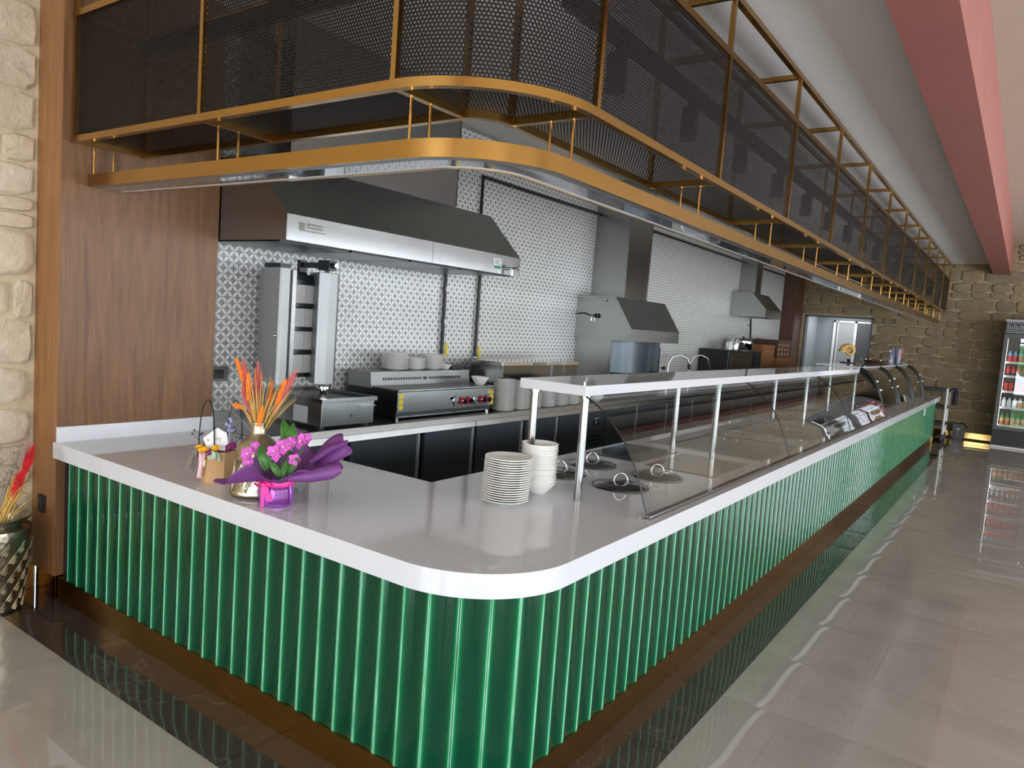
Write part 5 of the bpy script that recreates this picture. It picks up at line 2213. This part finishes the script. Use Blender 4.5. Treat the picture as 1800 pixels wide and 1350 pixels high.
# plan footprint seen corner-on
base_q = [(-0.058, -0.01), (-0.015, -0.062), (0.05, -0.038), (0.068, 0.03), (0.0, 0.055)]
top_q = [(-0.052, -0.005), (-0.012, -0.055), (0.052, -0.04), (0.078, 0.035), (0.01, 0.06)]
mb = MB()
lo = [BP(x, 0.001, d_) for x, d_ in base_q]
hi = [BP(x, 0.135, d_) for x, d_ in top_q]
n = len(lo)
mb.add(lo + hi, [tuple(range(n))] + [(i, (i + 1) % n, n + (i + 1) % n, n + i) for i in range(n)])
mb.build('paper_bag', M['kraft'], bg, smooth=0, solid=0.0015)
mb = MB()
for ox, dd in ((-0.048, -0.02), (0.055, 0.02)):
    pts = []
    for i in range(17):
        t = PI * i / 16
        pts.append(BP(ox + 0.033 - 0.033 * math.cos(t) - 0.02, 0.12 + 0.232 * math.sin(t) ** 0.75, dd))
    mb.tube(pts, 0.0028, 6)
mb.build('handle', M['rubber'], bg, smooth=60)
mb = MB()
cd = [(-0.055, 0.185), (-0.035, 0.145), (0.06, 0.135), (0.045, 0.215), (0.005, 0.235)]
mb.hexa([BP(x, z, -0.012) for x, z in cd], [BP(x, z, -0.009) for x, z in cd])
cdo = mb.build('card', M['white'], bg, smooth=0)
mb = MB()
leaf(mb, BP(-0.03, 0.175, -0.0135), BP(-0.036, 0.21, -0.0135), 0.006, (0.577, -0.816, 0))
leaf(mb, BP(0.0, 0.15, -0.0135), BP(0.02, 0.185, -0.0135), 0.006, (0.577, -0.816, 0))
mb.build('card_print', M['kraft'], cdo, recalc=False)
mb = MB()
for k in range(5):
    mb.ball(BP(-0.005 + 0.006 * k, 0.186 + 0.001 * k, -0.0135), 0.002, 5, 4)
mb.build('card_dots', M['twig'], cdo)
for dx, dz, dd in ((-0.045, 0.145, -0.045), (-0.025, 0.15, -0.06), (0.015, 0.158, -0.05), (-0.062, 0.152, -0.03)):
    c = BP(dx, dz, dd)
    mb = MB()
    for k in range(14):
        a = k * 2 * PI / 14
        dv = RT * math.cos(a) + Vector((0.4, -0.57, 0.72)).cross(RT) * math.sin(a)
        leaf(mb, c, c + dv * 0.017 + Vector((0, 0, -0.003)), 0.004, (0.4, -0.57, 0.72))
    mb.ball(c + Vector((0, 0, 0.002)), 0.009, 8, 5, None, 1, 1, 0.6)
    mb.build('yellow_flower', M['yellow'], bg, smooth=60, recalc=False)
for dx, dz, dd, r_ in ((-0.008, 0.135, -0.066, 0.013), (0.06, 0.15, -0.01, 0.02), (0.07, 0.16, 0.0, 0.016)):
    mb = MB()
    rn = random.Random(int(dx * 1000))
    for k in range(26):
        v_ = Vector((rn.gauss(0, 1), rn.gauss(0, 1), rn.gauss(0.4, 1))).normalized()
        mb.ball(BP(dx, dz, dd) + v_ * r_ * 0.75, r_ * 0.32, 6, 4)
    mb.build('plum_flower', M['plum'], bg)
mb = MB()
leaf(mb, BP(-0.01, 0.135, -0.06), BP(0.03, 0.115, -0.075), 0.018, (0.577, -0.816, 0.3))
leaf(mb, BP(0.02, 0.14, -0.055), BP(0.042, 0.10, -0.065), 0.009, (0.577, -0.816, 0.3))
mb.build('pale_leaf', M['pale_leaf'], bg, smooth=60, solid=0.001, recalc=False)
mb = MB()
rn = random.Random(3)
for k in range(16):
    x0_, d0_ = rn.uniform(-0.068, -0.05), rn.uniform(-0.03, 0.0)
    x1_ = x0_ - rn.uniform(0.005, 0.045)
    mb.tube([BP(x0_, 0.15, d0_), BP(x0_ - 0.012, 0.14, d0_ - 0.02), BP(x1_, rn.uniform(0.03, 0.08), d0_ - 0.03)], 0.0025, 5)
mb.build('raffia', M['pampas'], bg)
mb = MB()
for s_, x0_ in ((0, -0.047), (1, -0.04)):
    mb.grid(lambda u, v: BP(x0_ + 0.014 * (u - 0.5) + 0.006 * math.sin(4 * v + s_), 0.13 - 0.11 * v, -0.05 + 0.004 * s_ - 0.01 * math.sin(3 * v)), 3, 8)
mb.grid(lambda u, v: BP(-0.05 + 0.024 * u, 0.10 + 0.01 * v, -0.06), 2, 2)
mb.build('pink_ribbon', M['pale_pink'], bg, smooth=60, solid=0.0008, recalc=False)
mb = MB()
mb.ball(BP(-0.027, 0.09, -0.0545), 0.012, 12, 8, None, 0.6, 0.6, 1.6)
mb.build('seal_sticker', plain('cream sticker', 'e6d6ae', 0.5), bg, smooth=60)
mb = MB()
for i, (x1_, z1_) in enumerate(((-0.095, 0.215), (-0.103, 0.20), (-0.06, 0.205), (-0.068, 0.20), (0.105, 0.21), (0.08, 0.225), (0.085, 0.20), (0.1, 0.195), (0.075, 0.24))):
    b_ = BP(-0.045 if i < 4 else 0.06, 0.13, -0.01)
    t_ = BP(x1_, z1_, -0.005)
    mb.tube([b_, b_.lerp(t_, 0.6) + Vector((0, 0, 0.01)), t_], 0.0009, 4)
    mb.ball(t_, 0.0048, 7, 5)
mb.build('berry_twigs', M['twig'], bg)
mb = MB()
mb.tube([BP(0.055, 0.12, 0.0), BP(0.052, 0.26, 0.0)], 0.0016, 5)
for k in range(12):
    mb.ball(BP(0.055 + rn.uniform(-0.014, 0.014), 0.24 + rn.uniform(-0.02, 0.035), rn.uniform(-0.012, 0.012)), 0.007, 6, 4)
mb.build('lilac_sprig', M['lilac'], bg)
mb = MB()
mb.ball(OP(-0.115, 0.24, 0.12), 0.012, 8, 6, None, 0.8, 0.8, 1.5)
tq = NT('turquoise glass')
tq.set(lin('35a9c9'), 0.1)
# curled wire ornament standing behind the bag
wr = thing('wire_ornament', 'curled black wire ornament with a turquoise bead behind the paper bag', 'ornament', (-2.80, 2.12, TZ1))


def WPt(dx, dz):
    return Vector((-2.80, 2.12, TZ1)) + RT * dx + Vector((0, 0, dz))


mb2 = MB()


def spiral(cx, cz, r0, turns, a0, sgn=1):
    return [WPt(cx + r0 * (1 - 0.8 * i / 26) * math.cos(a0 + sgn * turns * 2 * PI * i / 26), cz + r0 * (1 - 0.8 * i / 26) * math.sin(a0 + sgn * turns * 2 * PI * i / 26)) for i in range(27)]


mb2.tube([WPt(-0.02, 0.003), WPt(0.05, 0.003), WPt(0.13, 0.003)], 0.003, 6)
mb2.tube([WPt(0.05, 0.003), WPt(0.02, 0.06), WPt(-0.01, 0.10), WPt(0.05, 0.14), WPt(0.12, 0.135)], 0.0028, 6)
mb2.tube(spiral(0.06, 0.165, 0.045, 1.4, -PI / 2), 0.0028, 6)
mb2.tube(spiral(0.115, 0.10, 0.04, 1.3, PI / 2, -1), 0.0028, 6)
mb2.tube(spiral(0.03, 0.075, 0.035, 1.2, 0), 0.0028, 6)
mb2.build('wire', M['rubber'], wr, smooth=60)
mb = MB()
mb.ball(WPt(0.135, 0.075), 0.011, 8, 6, None, 0.8, 0.8, 1.5)
mb.build('bead', tq.m, wr)

# ------------------------------------------------------------------ floor vase at the left
FX, FY = -4.0, 1.44
fv = thing('floor_vase', 'large embossed metal floor vase with dried grasses beside the oak partition', 'vase', (FX, FY, 0))
mb = MB()
mb.lathe([(0, 0.001), (0.108, 0.001), (0.112, 0.01), (0.121, 0.10), (0.134, 0.20), (0.146, 0.30), (0.151, 0.345), (0.152, 0.375), (0.153, 0.40), (0.150, 0.418), (0.128, 0.428), (0.120, 0.436),
          (0.122, 0.452), (0.139, 0.462), (0.143, 0.468), (0.139, 0.474), (0.118, 0.47), (0.105, 0.45), (0.10, 0.40), (0, 0.38)], FX, FY, 0, 44)
mb.build('body', M['vase_dark'], fv, smooth=50)


def fvr(z):
    return 0.1125 + (z - 0.01) * 0.1165


m = MB()
nk = 13
for row in range(7):
    zc = 0.045 + row * 0.048
    for k in range(nk):
        for q_ in range(3):
            f = 1 - 0.3 * q_
            pts = []
            for s_ in range(-2, 3):
                a = 2 * PI * (k + 0.5 * (row % 2)) / nk + PI / nk * f * s_ / 2 * 0.98
                z = zc + 0.045 * f * (1 - abs(s_)) * 0.5 + 0.006 - 0.012 * q_
                r = fvr(z) + 0.0005
                pts.append((FX + r * math.cos(a), FY + r * math.sin(a), z))
            m.tube(pts, 0.0022, 4, caps=False)
m.build('embossing', M['vase_metal'], fv)


def FP(dx, dz, dd=0.0):
    return Vector((FX, FY, 0.44)) + RT * dx + Vector((-0.577, 0.816, 0)) * dd + Vector((0, 0, dz))


mb = MB()
rn = random.Random(12)
for i in range(34):
    b_ = FP(0.03 + rn.uniform(-0.02, 0.05), -0.03, -0.05 + rn.uniform(-0.03, 0.03))
    t_ = FP(0.12 + rn.uniform(-0.03, 0.05), 0.20 + rn.uniform(-0.03, 0.05), -0.05 + rn.uniform(-0.02, 0.02))
    mb.tube([b_, b_.lerp(t_, 0.5), t_], [0.0028, 0.0026, 0.0016], 5, caps=False)
for dx, dz in ((0.2, 0.14), (0.22, 0.165), (0.185, 0.105), (0.02, 0.15), (0.19, 0.24), (0.2, 0.30), (0.17, 0.335)):
    mb.tube(bend(FP(0.06, 0.0, -0.05), FP(dx, dz + 0.04, -0.04), (0, 0, -0.04)), [0.0016] * 6 + [0.0012, 0.0008, 0.0004], 4, caps=False)
stuff(mb.build('straw_stems', M['straw'], fv))
mb = MB()
plume(mb, FP(0.105, 0.11, -0.05), FP(0.135, 0.21, -0.05), 0.022, 500, 31, 0.0014)
plume(mb, FP(0.15, 0.22, -0.05), FP(0.185, 0.33, -0.05), 0.018, 420, 32, 0.0014)
mb.build('red_plume', M['red_dye'], fv)
mb = MB()
plume(mb, FP(0.145, 0.24, -0.04), FP(0.165, 0.37, -0.04), 0.02, 380, 33, 0.0012)
mb.build('pale_plume', plain('pale pink pampas', 'c9aaa0', 0.85, 0, 0.1), fv)
mb = MB()
for i, (dx, dz) in enumerate(((0.135, 0.50), (0.05, 0.36), (0.10, 0.43), (-0.02, 0.40), (0.125, 0.40))):
    pts = bend(FP(0.0, -0.02, 0.0), FP(dx - 0.03, dz, 0.02), (RT.x * 0.05, RT.y * 0.05, -0.02), 10)
    mb.tube(pts, [0.0018] * 8 + [0.0012, 0.0009, 0.0005], 4, caps=False)
    for j in range(4, 11):
        for s_ in range(7):
            d_ = Vector((rn.uniform(-1, 1), rn.uniform(-1, 1), rn.uniform(0.3, 1.3))) * 0.022
            mb.tube([pts[j], pts[j] + d_], [0.0012, 0.0004], 3, caps=False)
mb.build('dark_grasses', M['pampas'], fv)
# ------------------------------------------------------------------ drinks cooler
FRX0, FRX1, FRY0, FRY1 = -0.355, 0.93, 15.42, 16.05
fr = thing('drinks_cooler', 'tall black two-door drinks cooler against the far stone wall', 'fridge', (0.29, 15.7, 0))
mb = MB()
t = 0.04
mb.box(FRX0, FRX0 + t, FRY0 + 0.05, FRY1, 0.03, 2.0)
mb.box(FRX1 - t, FRX1, FRY0 + 0.05, FRY1, 0.03, 2.0)
mb.box(FRX0 + t, FRX1 - t, FRY1 - t, FRY1, 0.03, 2.0)
mb.box(FRX0 + t, FRX1 - t, FRY0 + 0.05, FRY1 - t, 0.03, 0.31)
mb.box(FRX0, FRX1, FRY0 + 0.02, FRY1, 2.0, 2.25)
mb.build('cabinet', M['black'], fr, smooth=0)
mb = MB()
mb.box(FRX0, FRX1, FRY0 + 0.02, FRY0 + 0.05, 0.06, 0.30)
for k in range(8):
    mb.box(FRX0 + 0.1, FRX0 + 0.42, FRY0 + 0.014, FRY0 + 0.02, 0.09 + k * 0.024, 0.10 + k * 0.024)
mb.build('grille', M['black_metal'], fr, smooth=0)
mb = MB()
mb.box(FRX0 - 0.004, FRX1 + 0.004, FRY0 + 0.0, FRY1, 0.004, 0.03)
mb.build('base_rail', M['white'], fr, smooth=0)
mb = MB()
mb.mat(0).box(FRX0, FRX1, FRY0, FRY0 + 0.02, 2.02, 2.21)
mb.mat(1).box(FRX0, FRX1, FRY0 - 0.01, FRY0 + 0.02, 2.21, 2.25)
mb.mat(1).box(FRX0 + 0.02, FRX1 - 0.02, FRY0 - 0.002, FRY0, 2.025, 2.035)
for k in range(40):
    x = FRX0 + 0.03 + k * 0.0312
    mb.box(x, x + 0.012, FRY0 - 0.002, FRY0, 2.08, 2.17 - 0.02 * (k % 3))
for z in (2.055, 2.185):
    mb.box(FRX0 + 0.02, FRX1 - 0.02, FRY0 - 0.002, FRY0, z, z + 0.008)
mb.build('header', [M['black'], M['light_grey']], fr, smooth=0)
xm = (FRX0 + FRX1) / 2
for x0, x1 in ((FRX0, xm - 0.003), (xm + 0.003, FRX1)):
    mb = MB()
    w = 0.062
    mb.box(x0, x0 + w, FRY0, FRY0 + 0.045, 0.32, 1.995)
    mb.box(x1 - w, x1, FRY0, FRY0 + 0.045, 0.32, 1.995)
    mb.box(x0 + w, x1 - w, FRY0, FRY0 + 0.045, 0.32, 0.375)
    mb.box(x0 + w, x1 - w, FRY0, FRY0 + 0.045, 1.93, 1.995)
    dr = mb.build('door', M['grey_box'], fr, smooth=0)
    mb = MB()
    mb.box(x0 + w, x1 - w, FRY0 + 0.018, FRY0 + 0.022, 0.375, 1.93)
    mb.build('glass', M['glass'], dr, smooth=0)
mb = MB()
mb.box(FRX0 + t, FRX0 + t + 0.025, FRY0 + 0.055, FRY0 + 0.075, 0.40, 1.92)
mb.box(FRX1 - t - 0.025, FRX1 - t, FRY0 + 0.055, FRY0 + 0.075, 0.40, 1.92)
mb.box(FRX0 + 0.1, FRX1 - 0.1, FRY0 + 0.06, FRY0 + 0.08, 1.955, 1.98)
mb.build('light_strip', M['led'], fr, smooth=0)
SHZ = [0.385, 0.70, 0.985, 1.255, 1.50]
mb = MB()
for z in SHZ:
    mb.box(FRX0 + t + 0.001, FRX1 - t - 0.001, FRY0 + 0.09, FRY1 - t - 0.001, z - 0.012, z)
    mb.box(FRX0 + t + 0.001, FRX1 - t - 0.001, FRY0 + 0.082, FRY0 + 0.09, z - 0.016, z + 0.022)
mb.build('shelf', M['white'], fr, smooth=0)


def bottle(name, cols, prof_list):
    m_ = MB()
    for i, prof in enumerate(prof_list):
        m_.mat(i).lathe(prof, 0, 0, 0, 14)
    return m_.build(name, cols, smooth=50)


bmat = {k: plain('drink ' + k, h, 0.25, 0, 0.05) for k, h in dict(red='d2222e', cola='2a1712', orange='ee7a1c', amber='c9872f', white='eeeeec', green='3f9a4a', blue='5fb4d8', peach='e9a877').items()}


def pet(lab, liquid, cap):
    return [bmat[liquid], bmat[lab], bmat[cap]], [
        [(0, 0.001), (0.028, 0.001), (0.032, 0.012), (0.032, 0.07)] + [(0.031, 0.072)],
        [(0.0325, 0.071), (0.0325, 0.13)],
        [(0.031, 0.13), (0.03, 0.15), (0.013, 0.185), (0.013, 0.205), (0, 0.205)]]


def can(col):
    return [bmat[col], M['chrome']], [[(0.024, 0.001), (0.031, 0.008), (0.031, 0.155), (0.026, 0.165)], [(0.026, 0.165), (0.024, 0.163), (0, 0.163)]]


shelf_spec = [
    (0, 'peach', 'green', 'amber', 'pet', 'juice bottle with green cap', 'lowest', 1.1),
    (1, 'white', 'white', 'white', 'pet', 'water bottle', 'second', 0.9),
    (2, 'red', None, None, 'can', 'red drink can', 'middle', 1.0),
    (3, 'red', 'red', 'cola', 'pet', 'dark cola bottle with red label', 'fourth', 0.9),
    (4, 'red', 'blue', 'red', 'pet', 'red bottle with blue cap', 'top', 1.0)]
for (k, lab, cap, liq, ty, nm, where, sc) in shelf_spec:
    src = {}
    for i in range(7):
        x = FRX0 + 0.115 + i * 0.078
        key = 'a'
        nm_ = nm
        if k == 1 and i > 2:
            key, nm_ = 'o', 'orange drink bottle'
        if key not in src:
            if ty == 'can':
                mats_, pr_ = can('red')
            elif key == 'o':
                mats_, pr_ = pet('orange', 'orange', 'white')
            else:
                mats_, pr_ = pet(lab, liq, cap)
            o = bottle('drink_can' if ty == 'can' else 'drink_bottle', mats_, pr_)
            src[key] = o
        else:
            o = src[key].copy()
            COL.objects.link(o)
        o.location = (x, FRY0 + 0.15, SHZ[k] + 0.0005)
        o.scale = (1, 1, sc)
        tag(o, '%s, %s from the left on the cooler %s shelf' % (nm_, ORD[i + 1], where), 'can' if ty == 'can' else 'bottle', 'drinks on the cooler %s shelf' % where)

# ------------------------------------------------------------------ service trolley
tl = thing('service_trolley', 'black three-tier service trolley past the counter end', 'trolley', (-1.3, 15.3, 0))
mb = MB()
for z in (0.30, 0.60, 0.90):
    mb.box(-1.62, -1.06, 15.08, 15.5, z - 0.012, z)
    for a in ((-1.62, -1.06, 15.08, 15.095), (-1.62, -1.06, 15.485, 15.5), (-1.62, -1.605, 15.095, 15.485), (-1.075, -1.06, 15.095, 15.485)):
        mb.box(*a, z, z + 0.045)
mb.build('tray', M['black'], tl, smooth=0)
po = None
for x in (-1.60, -1.08):
    for y in (15.07, 15.51):
        if po is None:
            mb = MB()
            mb.tube([(x, y, 0.14), (x, y, 0.96)], 0.022, 12)
            po = mb.build('post', plain('pale grey tube', 'd9d7d2', 0.35), tl, smooth=40)
            u0 = (x, y)
        else:
            inst(po, tl, ORG[tl.name] + Vector((x - u0[0], y - u0[1], 0)))
ca = None
for x in (-1.60, -1.08):
    for y in (15.07, 15.51):
        if ca is None:
            mb = MB()
            mb.tube([(x - 0.015, y, 0.056), (x + 0.015, y, 0.056)], 0.055, 18)
            mb.box(x - 0.025, x - 0.018, y - 0.02, y + 0.02, 0.05, 0.14)
            mb.box(x + 0.018, x + 0.025, y - 0.02, y + 0.02, 0.05, 0.14)
            mb.box(x - 0.025, x + 0.025, y - 0.02, y + 0.02, 0.118, 0.14)
            ca = mb.build('caster', M['grey_box'], tl, smooth=40)
            u0 = (x, y)
        else:
            inst(ca, tl, ORG[tl.name] + Vector((x - u0[0], y - u0[1], 0)))
mb = MB()
mb.tube([(-1.08, 15.07, 0.93), (-1.0, 15.07, 0.95), (-0.965, 15.12, 0.95), (-0.965, 15.46, 0.95), (-1.0, 15.51, 0.95), (-1.08, 15.51, 0.93)], 0.014, 8)
mb.build('push_handle', M['black'], tl, smooth=50)
mb = MB()
mb.grid(lambda u, v: (-0.965 + (0.024 if v > 0.5 else -0.024) * min(1, abs(v - 0.5) * 6) + 0.008 * math.sin(u * 14), 15.10 + 0.3 * u, 0.972 - 0.30 * abs(v - 0.5) * 2 - 0.004 * math.sin(u * 9)), 14, 16)
o = mb.build('cloth', M['navy'], loc=(-0.965, 15.25, 0.85), smooth=60, solid=0.012, recalc=False)
tag(o, 'dark navy cloth folded over the trolley handle', 'cloth')
gb2 = thing('waste_bin', 'dark grey bin with a pale tag beside the brass skirting', 'bin', (-0.88, 15.88, 0))
mb = MB()
mb.hexa([(-0.97, 15.8, 0.001), (-0.80, 15.8, 0.001), (-0.80, 15.97, 0.001), (-0.97, 15.97, 0.001)], [(-0.985, 15.785, 0.30), (-0.785, 15.785, 0.30), (-0.785, 15.985, 0.30), (-0.985, 15.985, 0.30)])
mb.build('body', M['grey_box'], gb2, smooth=0, bevel=0.008)
mb = MB()
mb.ball((-0.885, 15.79, 0.20), 0.035, 10, 6, None, 1, 0.1, 0.7)
mb.tube([(-0.885, 15.788, 0.16), (-0.885, 15.788, 0.07)], 0.006, 6)
mb.build('tag', M['light_grey'], gb2)
mb = MB()
mb.tube([(-0.89, 15.79, 0.302), (-0.82, 15.78, 0.33), (-0.74, 15.78, 0.24)], 0.012, 6)
mb.build('lever', M['black'], gb2)

# ------------------------------------------------------------------ pieces that stand apart become parts of their own
def split_apart(o, tol=0.004):
    me = o.data
    n = len(me.vertices)
    par = list(range(n))

    def find(a):
        while par[a] != a:
            par[a] = par[par[a]]
            a = par[a]
        return a
    for p in me.polygons:
        v0 = find(p.vertices[0])
        for v in p.vertices[1:]:
            par[find(v)] = v0
    isl = {}
    for i in range(n):
        isl.setdefault(find(i), []).append(i)
    boxes = []
    for k, vs in isl.items():
        c = [me.vertices[i].co for i in vs]
        boxes.append([[min(p[j] for p in c) - tol for j in range(3)], [max(p[j] for p in c) + tol for j in range(3)], {k}])
    merged = True
    while merged:
        merged = False
        for i in range(len(boxes)):
            for j in range(i + 1, len(boxes)):
                A, B = boxes[i], boxes[j]
                if all(A[0][t] <= B[1][t] and B[0][t] <= A[1][t] for t in range(3)):
                    boxes[i] = [[min(A[0][t], B[0][t]) for t in range(3)], [max(A[1][t], B[1][t]) for t in range(3)], A[2] | B[2]]
                    boxes.pop(j)
                    merged = True
                    break
            if merged:
                break
    if len(boxes) < 2:
        return
    for q, (lo, hi, keys) in enumerate(boxes):
        bm = bmesh.new()
        bm.from_mesh(me)
        bm.verts.ensure_lookup_table()
        kill = [bm.verts[i] for i in range(n) if find(i) not in keys]
        bmesh.ops.delete(bm, geom=kill, context='VERTS')
        m2 = bpy.data.meshes.new(me.name)
        bm.to_mesh(m2)
        bm.free()
        for m in me.materials:
            m2.materials.append(m)
        c = o.copy()
        c.data = m2
        COL.objects.link(c)
        if q == 0:
            for ch in list(o.children):
                ch.parent = c
    nm = o.name
    bpy.data.objects.remove(o)


SPLIT = ('side_panels', 'side_panel', 'motor_arm', 'filters', 'handles', 'feet', 'divider', 'pan_cover', 'cover_handle', 'shelves', 'light_strip', 'shelf', 'tray', 'post',
         'catch', 'bolt', 'valve', 'knob', 'clip', 'sticker', 'lead', 'lamp_head', 'handle', 'knob_mark', 'studs', 'track', 'stem', 'pale_leaf', 'red_plume', 'foil_fold', 'paper_roll',
         'seam', 'data_plate', 'edge_seal', 'card_print', 'door_frame', 'drip_tray', 'spray_head', 'berry_twigs')
for o in list(bpy.data.objects):
    if o.type == 'MESH' and o.parent and o.name.split('.')[0] in SPLIT and o.data.users == 1:
        split_apart(o)
